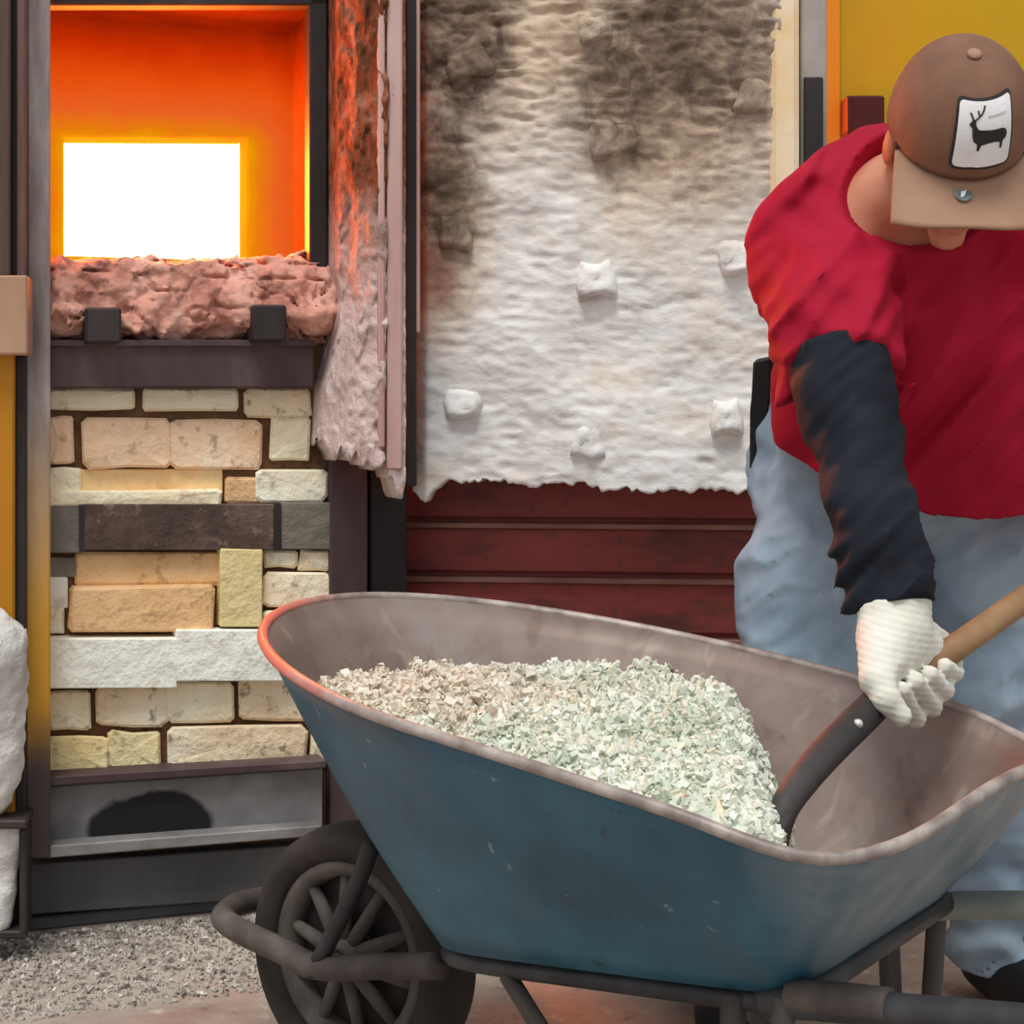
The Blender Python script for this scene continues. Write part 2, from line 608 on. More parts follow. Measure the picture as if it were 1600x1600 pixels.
# door insulation: white ceramic fibre with soot clouds of its own shape
def door_mat(P):
    t = NT('door_fibre')
    # panel coordinates along the door (u) and up (z)
    x = t.xyz()
    pos = x
    u = t.math('ADD', t.math('MULTIPLY', t.math('SUBTRACT', pos[0], P.O.x), P.r.x), t.math('MULTIPLY', t.math('SUBTRACT', pos[1], P.O.y), P.r.y))
    z = pos[2]
    nb = t.noise(4.5, 5, 0.6); nf = t.noise(18, 6, 0.65, dist=0.6); nl = t.noise(14, 5, 0.6, stretch=(1, 1, 2.2))
    white = t.ramp(nl, [(0.30, (196, 190, 182)), (0.48, (226, 224, 220)), (0.7, (238, 236, 232))])
    white = t.mix(t.math('MULTIPLY', t.step(nb, 0.5, 0.68), 0.55), white, (224, 208, 186))
    def blob(px, py, rx, rz, soft=0.5, amp=0.5):
        cu, cz = P.uz(px, py)
        du = t.math('DIVIDE', t.math('SUBTRACT', u, cu), rx)
        dz = t.math('DIVIDE', t.math('SUBTRACT', z, cz), rz)
        d = t.math('SQRT', t.math('ADD', t.math('POWER', du, 2.0), t.math('POWER', dz, 2.0)))
        d = t.math('ADD', d, t.math('MULTIPLY', t.math('SUBTRACT', nf, 0.5), amp))
        return t.step(d, 1.0 + soft * 0.5, 1.0 - soft)
    tan = t.math('MAXIMUM', t.math('MAXIMUM', blob(800, -20, 0.36, 0.36, 0.7), blob(670, 340, 0.13, 0.26, 0.6)), blob(1060, 100, 0.26, 0.34, 0.6))
    soot = t.math('MAXIMUM', t.math('MAXIMUM', blob(715, 40, 0.12, 0.22, 0.5), blob(690, 280, 0.085, 0.20, 0.7)), t.math('MAXIMUM', blob(1075, 60, 0.20, 0.25, 0.7), blob(980, 150, 0.12, 0.16, 0.7)))
    red = blob(665, 440, 0.06, 0.08, 0.7)
    c = t.mix(t.math('MULTIPLY', tan, 0.85), white, t.ramp(nf, [(0.3, (176, 146, 116)), (0.6, (206, 182, 152))]))
    c = t.mix(t.math('MULTIPLY', soot, 0.92), c, t.ramp(nf, [(0.36, (62, 48, 42)), (0.5, (104, 86, 74)), (0.68, (150, 128, 108))]))
    c = t.mix(t.math('MULTIPLY', red, 0.6), c, (138, 84, 72))
    hgt = t.math('ADD', t.math('MULTIPLY', nl, 0.9), t.math('MULTIPLY', nf, 0.8))
    t.color(c).bump(hgt, 0.30, 0.010).surf(0.95, 0, 0.1)
    return t.m

# ------------------------------------------------------------------ the setting
FUR = Plane(300, 2.90, 20.0)        # brick front of the furnace, right end further away
DOOR = Plane(640, 3.02, -6.0)       # inner face of the opened door
SID = Plane(640, 3.165, -6.0)        # red sheet siding behind it
YEL = Plane(1290, 3.45, 0.0)

bm = bmesh.new()
vs = [bm.verts.new(p) for p in ((-5, -3, 0), (6, -3, 0), (6, 7, 0), (-5, 7, 0), (-5, -3, -0.1), (6, -3, -0.1), (6, 7, -0.1), (-5, 7, -0.1))]
for q in ((0, 1, 2, 3), (7, 6, 5, 4), (0, 4, 5, 1), (1, 5, 6, 2), (2, 6, 7, 3), (3, 7, 4, 0)):
    bm.faces.new([vs[i] for i in q])
tag(from_bm('floor', bm, M_floor), 'dusty grey brown concrete workshop floor', kind='structure')

# red sheet siding with pressed lips
u0, _ = SID.uz(618, 800); u1, _ = SID.uz(1286, 800)
wall = uz_box('wall_back', SID, u0, u1, 0, 1.95, -0.08, -0.012, M_siding, None, 0.002)
tag(wall, 'dark red sheet metal siding below the open furnace door', kind='structure')
edges = [700, 735, 814, 898, 990, 1082, 1176, 1272, 1372]
for a, b in zip(edges[:-1], edges[1:]):
    zt = SID.uz(640, a)[1]; zb = SID.uz(640, b)[1]
    uz_box('plank', SID, u0, u1, zb + 0.007, zt - 0.012, -0.012, 0.0, M_siding, wall, 0.003)
    uz_box('lip', SID, u0, u1, zt - 0.012, zt - 0.001, -0.012, 0.018, M_lip, wall, 0.002)

# yellow wall to the right, brown sheet below it
zy = YEL.uz(1400, 365)[1]
uy0 = YEL.uz(1262, 100)[0]
wr = uz_box('wall_right', YEL, uy0, uy0 + 2.2, zy, 2.6, -0.06, 0.0, M_yellow, None, 0.002)
tag(wr, 'plain mustard yellow painted wall behind the worker', kind='structure')
uz_box('corner_strip', YEL, uy0, YEL.uz(1312, 100)[0], zy, 2.6, 0.0, 0.006, M_orange_strip, wr, 0.001)
uz_box('bracket', YEL, YEL.uz(1314, 180)[0], YEL.uz(1374, 180)[0], YEL.uz(1340, 215)[1], YEL.uz(1340, 156)[1], 0.0, 0.05, M_maroon, wr, 0.004)
wl = uz_box('trim_1', YEL, uy0, uy0 + 2.2, 0, zy - 0.002, -0.06, 0.01, M_brownpanel, None, 0.002)
tag(wl, 'brown painted sheet below the yellow wall', kind='structure')

# ------------------------------------------------------------------ the furnace
base = FUR.w(0, 0, 0)
fur = thing('furnace', 'brick melting furnace with a glowing white hot opening', 'furnace', base)
uL, zS = FUR.uz(78, 418); uR, zT = FUR.uz(492, 12)
DB = -0.22
up0, zp1 = FUR.uz(100, 214, DB); up1, zp0 = FUR.uz(386, 408, DB)
pc = FUR.w((up0 + up1) / 2, DB, (zp0 + zp1) / 2)
M_hot = hot('hot_refractory', tuple(pc), (up1 - up0) / 2 * 0.94 + 0.0, (zp1 - zp0) / 2)
uLL = uL - 0.09
uRR = FUR.uz(585, 600)[0]
ztop = 2.1
uz_box('back_wall', FUR, uL - 0.02, up0, zS - 0.1, zT + 0.05, DB - 0.08, DB, M_hot, fur, 0.004)
uz_box('back_wall', FUR, up1, uR + 0.06, zS - 0.1, zT + 0.05, DB - 0.08, DB, M_hot, fur, 0.004)
zp1r = FUR.uz(386, 216, DB)[1]
from_bm('back_wall', prism_bm([FUR.w(up0, DB, zT + 0.05), FUR.w(up1, DB, zT + 0.05), FUR.w(up1, DB, zp1r), FUR.w(up0, DB, zp1)], -FUR.n * 0.08, 0.003), M_hot, fur)
uz_box('back_wall', FUR, up0, up1, zS - 0.1, zp0, DB - 0.08, DB, M_hot, fur, 0.004)
uz_box('jamb', FUR, uR, uR + 0.05, zS - 0.1, zT + 0.05, DB, -0.02, M_hot, fur, 0.004)
uz_box('jamb', FUR, uL - 0.05, uL, zS - 0.1, zT + 0.05, DB, -0.02, M_hot, fur, 0.004)
uz_box('hearth', FUR, uL, uR, zS - 0.06, zS - 0.005, DB, -0.03, M_hot, fur, 0.004)
uz_box('arch', FUR, uL, uR, zT, zT + 0.08, DB, -0.02, M_hot, fur, 0.004)
# glowing chamber seen through the port: five inner faces
bm = bmesh.new()
a = [FUR.w(up0 - 0.15, DB - 0.082, zp0 - 0.05), FUR.w(up1 + 0.25, DB - 0.082, zp0 - 0.05), FUR.w(up1 + 0.25, DB - 0.082, zp1 + 0.15), FUR.w(up0 - 0.15, DB - 0.082, zp1 + 0.15)]
b = [p - FUR.n * 0.55 for p in a]
va = [bm.verts.new(p) for p in a]; vb = [bm.verts.new(p) for p in b]
bm.faces.new(vb)
for i in range(4):
    bm.faces.new((va[i], va[(i + 1) % 4], vb[(i + 1) % 4], vb[i]))
tag(from_bm('melting_chamber', bm, M_molten, fur), 'white hot chamber interior')

# body behind the brick front, top and sides
M_casing = steel('casing', (70, 58, 54), (90, 76, 70), (112, 98, 90), rough=0.8)
uz_box('casing', FUR, uLL, uRR, zT + 0.05, ztop, -1.1, -0.03, M_casing, fur)
uz_box('casing', FUR, uLL, uL - 0.05, 0.0, zT + 0.05, -1.1, -0.03, M_casing, fur)
uz_box('casing', FUR, uR + 0.05, uRR, 0.0, zT + 0.05, -1.1, -0.06, M_casing, fur)
uz_box('casing', FUR, uLL, uRR, 0.0, ztop, -1.2, -1.1, M_casing, fur)
zb_top = FUR.uz(200, 606)[1]
zmb = FUR.uz(200, 1216)[1]
uz_box('mortar_bed', FUR, uL - 0.03, uR + 0.05, zmb - 0.2, zS - 0.06, -0.9, -0.014, M_mortar, fur, 0.002)
# steel edge strips round the opening
pl_box('edge_strip', FUR, 484, -60, 512, 425, -0.03, 0.012, M_dark, fur, 0.003)
pl_box('edge_strip', FUR, 60, -60, 512, 8, -0.03, 0.012, M_dark, fur, 0.003)

# clay sill, a lumpy mass
s0, s1 = FUR.p(80, 470, 0.02), FUR.p(505, 470, 0.02)
def sill_fn(P):
    d = sd_cap(P, s0 + Vector((0.03, 0.0, 0.0)), s1 + Vector((-0.02, 0, -0.0)), 0.052, 0.05)
    d = smin(d, sd_cap(P, FUR.p(90, 500, 0.0), FUR.p(500, 500, 0.0), 0.035, 0.035), 0.03)
    d = smin(d, sd_cap(P, FUR.p(90, 432, -0.06), FUR.p(500, 428, -0.06), 0.028, 0.03), 0.04)
    d = smin(d, sd_cap(P, FUR.p(92, 450, 0.0), FUR.p(500, 446, 0.0), 0.045, 0.045), 0.03)
    d = smax(d, plane_d(P, FUR.p(300, 480, 0.055), FUR.n + Vector((0, 0, 0.25))), 0.02)
    d = smin(d, sd_ell(P, FUR.p(478, 492, 0.05), (0.04, 0.035, 0.026)), 0.012)
    d = smin(d, sd_ell(P, FUR.p(118, 500, 0.03), (0.035, 0.035, 0.02)), 0.012)
    crk = np.abs(vnoise(P * np.array([1, 1, 2.2], np.float32), 17))
    return d - 0.013 * fbm(P, 24, 3) - 0.006 * fbm(P, 80, 2) + 0.012 * np.clip(0.12 - crk, 0, 1) / 0.12
lo = [min(s0[i], s1[i]) - 0.12 for i in range(3)]; hi = [max(s0[i], s1[i]) + 0.12 for i in range(3)]
sdf_mesh('clay_sill', sill_fn, lo, hi, 0.0045, M_sill, fur)
pl_box('bracket', FUR, 134, 480, 190, 536, 0.0, 0.095, M_dark, fur, 0.004)
pl_box('bracket', FUR, 396, 476, 448, 533, 0.0, 0.095, M_dark, fur, 0.004)
pl_box('lintel_beam', FUR, 76, 533, 492, 607, -0.02, 0.045, M_beam, fur, 0.004)
pl_box('lintel_flange', FUR, 76, 531, 492, 541, 0.045, 0.052, M_beam, fur, 0.001)

BRICKS = [
 (76, 609, 212, 640, 'cream', 0), (222, 608, 372, 641, 'cream', 0), (384, 606, 486, 652, 'rough', -.004),
 (76, 652, 115, 724, 'peach', 0), (130, 655, 269, 731, 'peach', .006), (266, 656, 409, 731, 'peach', .002), (422, 653, 484, 718, 'cream', 0),
 (76, 732, 126, 786, 'cream', .004), (126, 735, 346, 768, 'orange', -.004), (76, 766, 346, 790, 'cream', .014), (354, 746, 416, 784, 'tan', 0), (400, 733, 512, 784, 'cream', .004),
 (76, 792, 124, 862, 'grey', .016), (134, 790, 426, 858, 'dark', .022), (440, 787, 524, 856, 'grey', .016),
 (76, 872, 116, 900, 'grey', 0), (120, 866, 346, 914, 'tan', 0), (112, 918, 332, 986, 'tan', .022), (346, 860, 408, 978, 'green', .026), (412, 861, 464, 886, 'cream', 0), (468, 860, 520, 892, 'rough', 0),
 (76, 904, 104, 948, 'white', 0), (76, 950, 100, 990, 'cream', .004), (410, 894, 518, 950, 'rough', .006), (412, 954, 516, 984, 'cream', .01),
 (76, 999, 275, 1074, 'white', .034), (277, 986, 444, 1063, 'white', .034), (447, 980, 520, 1056, 'white', .03),
 (76, 1080, 141, 1140, 'cream', 0), (150, 1072, 262, 1134, 'rough', .002), (260, 1066, 366, 1128, 'cream', 0), (372, 1057, 484, 1124, 'rough', 0),
 (76, 1150, 169, 1210, 'yellow', .004), (171, 1143, 249, 1204, 'yellow', 0), (261, 1134, 478, 1200, 'rough', .006), (486, 1128, 520, 1188, 'cream', 0),
]
def rough_brick(x0, y0, x1, y1, d, mat, am):
    # irregular outline: rounded corners and knocked edges, 10 to 12 points
    w, h = x1 - x0, y1 - y0
    r = min(0.07 * w, 0.15 * h, 8)
    raw = [(x0 + r, y0), (x0 + w * .5, y0), (x1 - r, y0), (x1, y0 + r), (x1, y1 - r), (x1 - r, y1), (x0 + w * .5, y1), (x0 + r, y1), (x0, y1 - r), (x0, y0 + r)]
    pts = [(x + random.uniform(-am, am), y + random.uniform(-am, am) * 0.8) for x, y in raw]
    cx, cy = (x0 + x1) / 2, (y0 + y1) / 2
    ins = 4.0
    bm = bmesh.new()
    rings = []
    for lev, dd, k in ((0, d, ins), (1, d - 0.006, 0.0), (2, d - 0.08, 0.0)):
        ring = []
        for (x, y) in pts:
            vx, vy = x - cx, y - cy
            sx_ = max(0.2, 1 - k / (w / 2)); sy_ = max(0.2, 1 - k / (h / 2))
            j = random.uniform(-0.0022, 0.0012) if lev == 0 else 0.0
            ring.append(bm.verts.new(FUR.p(cx + vx * sx_, cy + vy * sy_, dd + j)))
        rings.append(ring)
    c0 = bm.verts.new(FUR.p(cx + random.uniform(-.15, .15) * w, cy, d + random.uniform(-0.001, 0.002)))
    n_ = len(pts)
    for i in range(n_):
        j = (i + 1) % n_
        bm.faces.new((c0, rings[0][j], rings[0][i]))
        for a_, b_ in ((0, 1), (1, 2)):
            bm.faces.new((rings[a_][i], rings[a_][j], rings[b_][j], rings[b_][i]))
    bm.faces.new(rings[2])
    return from_bm('brick', bm, mat, fur)
for i, (x0, y0, x1, y1, m, d) in enumerate(BRICKS):
    if m in ('rough', 'yellow', 'peach', 'cream'):
        rough_brick(x0 - 1, y0 - 1, x1 + 1, y1 + 1, d + 0.004, BR[m], 3.0 if m != 'cream' else 2.2)
        continue
    rough = m in ('rough', 'yellow', 'peach')
    clean = m in ('orange', 'green', 'dark', 'grey', 'white')
    pl_box('brick', FUR, x0 - 2, y0 - 2, x1 + 2, y1 + 2, -0.09, d, BR[m], fur, 0.008 if rough else (0.002 if clean else 0.005), 0.0045 if rough else (0.0008 if clean else 0.0028))
# dark strips standing in for the black gaps beside the scorched brick
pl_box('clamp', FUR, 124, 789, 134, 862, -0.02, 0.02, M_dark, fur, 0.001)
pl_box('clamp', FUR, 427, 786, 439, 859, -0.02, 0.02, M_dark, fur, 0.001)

# base channel: sloped top, web with soot mark, lower flange
t, c = M_web_t, M_web_c
wp = FUR.p(240, 1290, 0.03)
s = t.node('ShaderNodeVectorMath', operation='SUBTRACT'); t.l.new(t.pos(), s.inputs[0]); s.inputs[1].default_value = wp
q = t.xyz(s.outputs[0])
d = t.math('SQRT', t.math('ADD', t.math('POWER', t.math('DIVIDE', q[0], 0.10), 2.0), t.math('POWER', t.math('DIVIDE', q[2], 0.062), 2.0)))
d = t.math('ADD', d, t.math('MULTIPLY', t.math('SUBTRACT', t.noise(14, 5), 0.5), 0.5))
t.color(t.mix(t.step(d, 1.06, 0.9), c, (34, 32, 34))).surf(0.6, 0.15, 0.3)
t.bump(t.noise(30, 4), 0.15, 0.004)
def fquad(name, pts, depth, mat, bev=0.002):
    return from_bm(name, prism_bm([FUR.p(*p) for p in pts], -FUR.n * depth, bev), mat, fur)
fquad('channel_top', [(76, 1214, 0.06), (510, 1188, 0.06), (510, 1200, 0.06), (76, 1229, 0.06)], 0.09, M_beam)
fquad('channel_web', [(76, 1229, 0.035), (504, 1200, 0.035), (504, 1304, 0.035), (76, 1330, 0.035)], 0.06, M_web_t.m)
fquad('channel_flange', [(76, 1322, 0.075), (502, 1290, 0.075), (502, 1306, 0.075), (76, 1341, 0.075)], 0.10, M_channel)
fquad('plinth', [(34, 1352, 0.02), (505, 1318, 0.02), (505, 1398, 0.02), (34, 1430, 0.02)], 0.6, M_plinth)
uz_box('footing', FUR, uLL, uRR, 0.0, FUR.uz(505, 1398)[1] + 0.01, -1.0, 0.0, M_plinth, fur)

# corner columns
pl_box('column', FUR, 40, -120, 79, 1342, -0.10, 0.085, M_column, fur, 0.003)
pl_box('column', FUR, 516, 690, 575, 1330, -0.15, 0.02, M_beam, fur, 0.003)
pl_box('column', FUR, 578, 690, 636, 1330, -0.15, 0.0, M_dark, fur, 0.003)

# fibre blanket wrapped over the right corner, ragged lower edge
def blanket_fn(a, b):
    # a: left to right, b: top to bottom
    edge_px = np.interp(a, [0, 0.25, 0.55, 0.72, 0.85, 1.0], [486, 528, 570, 600, 614, 634])
    low = np.interp(a, [0, 0.1, 0.3, 0.5, 0.7, 0.85, 0.95, 1.0], [684, 690, 705, 722, 728, 752, 764, 754])
    py = -80 + (low + 80) * b
    left = np.interp(py, [-80, 420, 470, 520, 600, 700], [512, 512, 520, 512, 494, 486])
    px = left + (edge_px - 486) / (634 - 486) * (634 - left)
    d = np.interp(a, [0, 0.12, 0.35, 0.62, 0.70, 0.74, 0.80, 1.0], [0.0, 0.07, 0.125, 0.165, 0.17, 0.15, 0.165, 0.16])
    p = FUR.p(px, py, d)
    return p
def blanket_disp(Q, A, Bq):
    k = fbm(Q * np.array([1, 1, 0.6]), 20, 3); k2 = fbm(Q, 75, 2)
    w = np.where(A < 0.72, 1.0, 0.35)
    out = np.array(FUR.n)[None] * (w * (0.014 * k + 0.007 * k2))[:, None]
    rag = np.clip((Bq - 0.95) / 0.05, 0, 1)
    out[:, 2] += rag * (0.016 * k2 + 0.012 * vnoise(Q, 35) + 0.010 * vnoise(Q * np.array([1, 1, 0.0]), 120))
    return out
grid_slab('fibre_blanket', blanket_fn, 60, 180, M_blanket, fur, -FUR.n * 0.09, blanket_disp)
pl_box('guide_bar', FUR, 606, -100, 630, 735, 0.12, 0.170, M_bar, fur, 0.004)
pl_box('guide_bar', FUR, 592, -100, 602, 700, 0.12, 0.172, M_bar, fur, 0.003)
pl_box('door_post', FUR, 634, -100, 652, 760, 0.0, 0.10, M_dark, fur, 0.003)
pl_box('guide_bar', FUR, 650, -100, 657, 520, 0.05, 0.10, M_bar, fur, 0.003)

# ------------------------------------------------------------------ opened furnace door with fibre lining
door = tag(thing('furnace_shutter', 'open furnace door lined with sooty white ceramic fibre', 'furnace door', DOOR.w(0.3, 0, 0)), kind='thing')
M_door = door_mat(DOOR)
def door_fn(a, b):
    px = 640 + (1246 - 640) * a
    low = np.interp(a, [0, 0.03, 0.06, 0.09, 0.3, 0.6, 0.8, 1.0], [768, 785, 762, 750, 756, 766, 768, 766])
    py = -100 + (low + 100) * b
    p = DOOR.p(px, py, 0.0)
    e = min(a, 1 - a) * 0.7
    if e < 0.03: p -= DOOR.n * (0.03 - e) * 1.2
    return p
def door_disp(Q, A, Bq):
    k = fbm(Q, 5, 2); k2 = fbm(Q * np.array([1, 1, 2.6]), 20, 3)
    amp = 0.35 + 1.1 * np.clip(1.25 * (0.55 - Bq), 0, 1)
    out = np.array(DOOR.n)[None] * (0.012 * k + 0.006 * amp * (1 - 2 * np.abs(k2)))[:, None]
    rag = np.clip((Bq - 0.975) / 0.025, 0, 1)
    out[:, 2] += rag * (0.008 * vnoise(Q, 50) + 0.006 * vnoise(Q * np.array([1, 1, 0.0]), 130))
    return out
lining = grid_slab('fibre_lining', door_fn, 150, 200, M_door, door, -DOOR.n * 0.07, door_disp)
uD0, zD0 = DOOR.uz(646, 745); uD1, _ = DOOR.uz(1240, 745)
uz_box('door_plate', DOOR, uD0, uD1, zD0, 1.95, -0.10, -0.05, M_dark, door)
PATCH = [(900, 402, 964, 470, 4), (892, 656, 952, 720, -3), (1122, 374, 1188, 430, 3), (1110, 622, 1160, 682, 2), (692, 606, 752, 656, 0), (684, 326, 736, 394, 5), (916, 182, 1000, 250, 4), (1146, 116, 1206, 182, -12), (690, 60, 768, 130, 20), (900, 20, 960, 70, 5)]
for (x0, y0, x1, y1, rot) in PATCH:
    cx, cz = DOOR.uz((x0 + x1) / 2, (y0 + y1) / 2)
    hw = (DOOR.uz(x1, y0)[0] - DOOR.uz(x0, y0)[0]) / 2; hh = (DOOR.uz(x0, y0)[1] - DOOR.uz(x0, y1)[1]) / 2
    rr = math.radians(rot)
    N = 8; V = []; F = []
    off = random.uniform(0, 9)
    for i in range(N + 1):
        for j in range(N + 1):
            a = i / N * 2 - 1; b = j / N * 2 - 1
            e = max(abs(a), abs(b))
            h = 0.008 * (1 - max(0, e - 0.45) / 0.55) if e > 0.45 else 0.008
            q = np.array([[a * 2 + off, b * 2, off]])
            h += 0.007 * float(fbm(q, 2.2, 2)[0]) * (1 if e < 1 else 0)
            # tilt: lower lip stands proud, upper edge sinks in
            h += -0.008 * b * (1 if e < 0.95 else 0.3)
            uu = a * hw * (1 + 0.13 * math.sin(b * 2.5 + off)); zz = b * hh * (1 + 0.13 * math.sin(a * 2.7 + 2 * off))
            u2 = cx + uu * math.cos(rr) - zz * math.sin(rr); z2 = cz + uu * math.sin(rr) + zz * math.cos(rr)
            V.append(DOOR.w(u2, 0.006 + h - (0.02 if e >= 1 else 0), z2))
    for i in range(N):
        for j in range(N):
            k = i * (N + 1) + j
            F.append((k, k + 1, k + N + 2, k + N + 1))
    nb_ = len(V)
    V.append(DOOR.w(cx, -0.03, cz))
    ring = [i * (N + 1) for i in range(N + 1)] + [N * (N + 1) + j for j in range(1, N + 1)] + [i * (N + 1) + N for i in range(N - 1, -1, -1)] + [j for j in range(N - 1, 0, -1)]
    for i in range(len(ring)):
        F.append((ring[i], ring[(i + 1) % len(ring)], nb_))
    o = from_py('anchor_patch', V, F, M_door, door, True)
    bm = bmesh.new(); bm.from_mesh(o.data); bmesh.ops.recalc_face_normals(bm, faces=bm.faces); bm.to_mesh(o.data); bm.free()
# right edge: fibre bead with its lit cream tone put into the colour, steel stile
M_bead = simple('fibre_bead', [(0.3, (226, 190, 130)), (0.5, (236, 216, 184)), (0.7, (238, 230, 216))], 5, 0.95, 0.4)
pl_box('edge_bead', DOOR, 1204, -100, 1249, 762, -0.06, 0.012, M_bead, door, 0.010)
pl_box('stile', DOOR, 1250, -100, 1292, 770, -0.10, -0.02, M_post, door, 0.003)
pl_box('smudge_plate', DOOR, 1256, 120, 1286, 330, -0.02, -0.012, M_dark, door, 0.002)  # dark smudge on the stile, modelled as a thin plate

# ------------------------------------------------------------------ left: edge of a second door with fibre
LD = Plane(20, 2.66, 10.0)
ld = thing('furnace_shutter', 'brown and yellow steel door edge with lumpy white fibre pads', 'furnace door', LD.w(-0.05, 0, 0)); ld['kind'] = 'thing'
M_pad = simple('fibre_pad', [(0.3, (186, 182, 176)), (0.5, (216, 214, 208)), (0.7, (228, 226, 222))], 12, 0.95, 0.8, 0.012)
pl_box('stile', LD, -260, -100, 16, 432, -0.08, 0.0, M_stile, ld, 0.003)
pl_box('stile', LD, 18, -100, 26, 432, -0.08, -0.02, M_dark, ld, 0.001)
pl_box('stile', LD, 26, -100, 39, 432, -0.08, -0.005, M_stile, ld, 0.002)
pl_box('bracket_plate', LD, -60, 430, 43, 554, -0.05, 0.03, M_tanwood, ld, 0.003)
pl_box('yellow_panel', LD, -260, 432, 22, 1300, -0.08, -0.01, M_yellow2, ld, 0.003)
pl_box('yellow_panel', LD, 24, 556, 39, 1300, -0.08, -0.03, M_dark, ld, 0.002)
def pad1(P):
    d = sd_cap(P, LD.p(-180, 1030, 0.03), LD.p(-50, 1020, 0.02), 0.085, 0.085)
    d = smin(d, sd_ell(P, LD.p(-20, 1130, 0.01), (0.065, 0.055, 0.155)), 0.03)
    d = smin(d, sd_ell(P, LD.p(-140, 1130, 0.01), (0.1, 0.055, 0.155)), 0.03)
    d = smax(d, plane_d(P, LD.p(40, 1000, 0), LD.r), 0.015)
    return d - 0.010 * fbm(P, 16, 3) - 0.003 * fbm(P, 70, 2)
c0 = LD.p(-80, 1110, 0)
sdf_mesh('fibre_pad', pad1, (c0.x - 0.3, c0.y - 0.15, c0.z - 0.25), (c0.x + 0.2, c0.y + 0.15, c0.z + 0.25), 0.007, M_pad, ld)
def pad2(P):
    d = sd_cap(P, LD.p(14, 1300, 0.0), LD.p(-2, 1440, 0.0), 0.026, 0.018)
    d = smin(d, sd_cap(P, LD.p(-100, 1300, 0.0), LD.p(-100, 1440, 0.0), 0.06, 0.05), 0.02)
    return d - 0.006 * fbm(P, 22, 3)
c0 = LD.p(-40, 1370, 0)
sdf_mesh('fibre_pad', pad2, (c0.x - 0.2, c0.y - 0.12, c0.z - 0.18), (c0.x + 0.14, c0.y + 0.12, c0.z + 0.14), 0.006, M_pad, ld)
pl_box('lower_frame', LD, -260, 1282, 42, 1296, -0.05, 0.045, M_dark, ld, 0.003)
pl_box('lower_frame', LD, 30, 1296, 42, 1462, -0.05, 0.02, M_dark, ld, 0.003)
pl_box('lower_frame', LD, -260, 1455, 42, 1468, -0.06, 0.02, M_dark, ld, 0.003)
pl_box('foot_panel', LD, -260, 1296, 30, 1462, -0.08, -0.04, M_casing, ld, 0.003)

# ------------------------------------------------------------------ wheelbarrow
PHI = 0.622
BC = Vector((0.112, 1.968, 0))
BA = Vector((-math.cos(PHI), math.sin(PHI), 0))     # towards the wheel
BN = Vector((-math.sin(PHI), -math.cos(PHI), 0))    # towards the camera side
def B(u, v, z):
    return BC + BA * u + BN * v + Vector((0, 0, z))

t = NT('barrow_blue')
a = t.noise(5, 6, 0.6); b = t.noise(16, 6, 0.65); s_ = t.noise(9, 5, 0.6, stretch=(1, 1, 0.25))
c = t.ramp(a, [(0.28, (30, 66, 84)), (0.5, (40, 88, 108)), (0.72, (52, 106, 124))])
c = t.mix(t.math('MULTIPLY', t.step(s_, 0.54, 0.68), 0.45), c, (72, 82, 84))
c = t.mix(t.math('MULTIPLY', t.step(b, 0.62, 0.70), 0.7), c, (38, 44, 50))
c = t.mix(t.math('MULTIPLY', t.step(t.noise(30, 3), 0.68, 0.73), 0.7), c, (120, 138, 146))
x = t.xyz()
ua = t.math('ADD', t.math('MULTIPLY', t.math('SUBTRACT', x[0], BC.x), BA.x), t.math('MULTIPLY', t.math('SUBTRACT', x[1], BC.y), BA.y))
wear = t.step(t.math('ADD', ua, t.math('MULTIPLY', t.math('SUBTRACT', b, 0.5), 0.12)), -0.33, -0.40)
c = t.mix(t.math('MULTIPLY', wear, 0.7), c, t.ramp(b, [(0.3, (84, 100, 110)), (0.5, (108, 122, 130)), (0.7, (138, 148, 154))]))
t.color(c).bump(a, 0.12, 0.02).surf(0.42, 0.0, 0.45)
M_blue = t.m
t = NT('barrow_inside')
a = t.noise(6, 6, 0.6); b = t.noise(14, 6, 0.6, stretch=(1, 1, 0.3), dist=0.8)
c = t.ramp(a, [(0.3, (112, 94, 86)), (0.5, (134, 118, 110)), (0.7, (150, 138, 132))])
c = t.mix(t.math('MULTIPLY', t.step(b, 0.55, 0.72), 0.4), c, (190, 178, 166))
c = t.mix(t.math('MULTIPLY', t.step(b, 0.42, 0.30), 0.5), c, (96, 74, 64))
t.color(c).bump(b, 0.12, 0.006).surf(0.55, 0.25, 0.4)
M_inside = t.m
t = NT('rim_steel')
# orange light on the front of the rolled rim, painted in as a salmon tint
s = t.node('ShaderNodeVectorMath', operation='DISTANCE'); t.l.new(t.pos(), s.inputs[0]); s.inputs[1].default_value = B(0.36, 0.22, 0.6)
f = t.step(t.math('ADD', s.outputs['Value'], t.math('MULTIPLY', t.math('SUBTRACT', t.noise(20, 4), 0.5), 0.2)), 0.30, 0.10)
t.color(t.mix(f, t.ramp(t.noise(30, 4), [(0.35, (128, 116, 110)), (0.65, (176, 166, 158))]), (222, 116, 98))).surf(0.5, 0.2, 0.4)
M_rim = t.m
M_tube = steel('tube_dusty', (50, 44, 42), (76, 68, 64), (112, 104, 96), rough=0.7, metal=0.1, scale=10)
M_tubedark = steel('tube_dark', (40, 40, 42), (58, 58, 60), (78, 78, 80), rough=0.55, metal=0.2, scale=10)
M_tubegreen = steel('tube_greygreen', (104, 114, 108), (132, 140, 132), (150, 156, 150), rough=0.6, metal=0.1)
M_rubber = simple('rubber', [(0.3, (40, 36, 33)), (0.5, (54, 48, 45)), (0.7, (68, 61, 57))], 9, 0.85, 0.3)
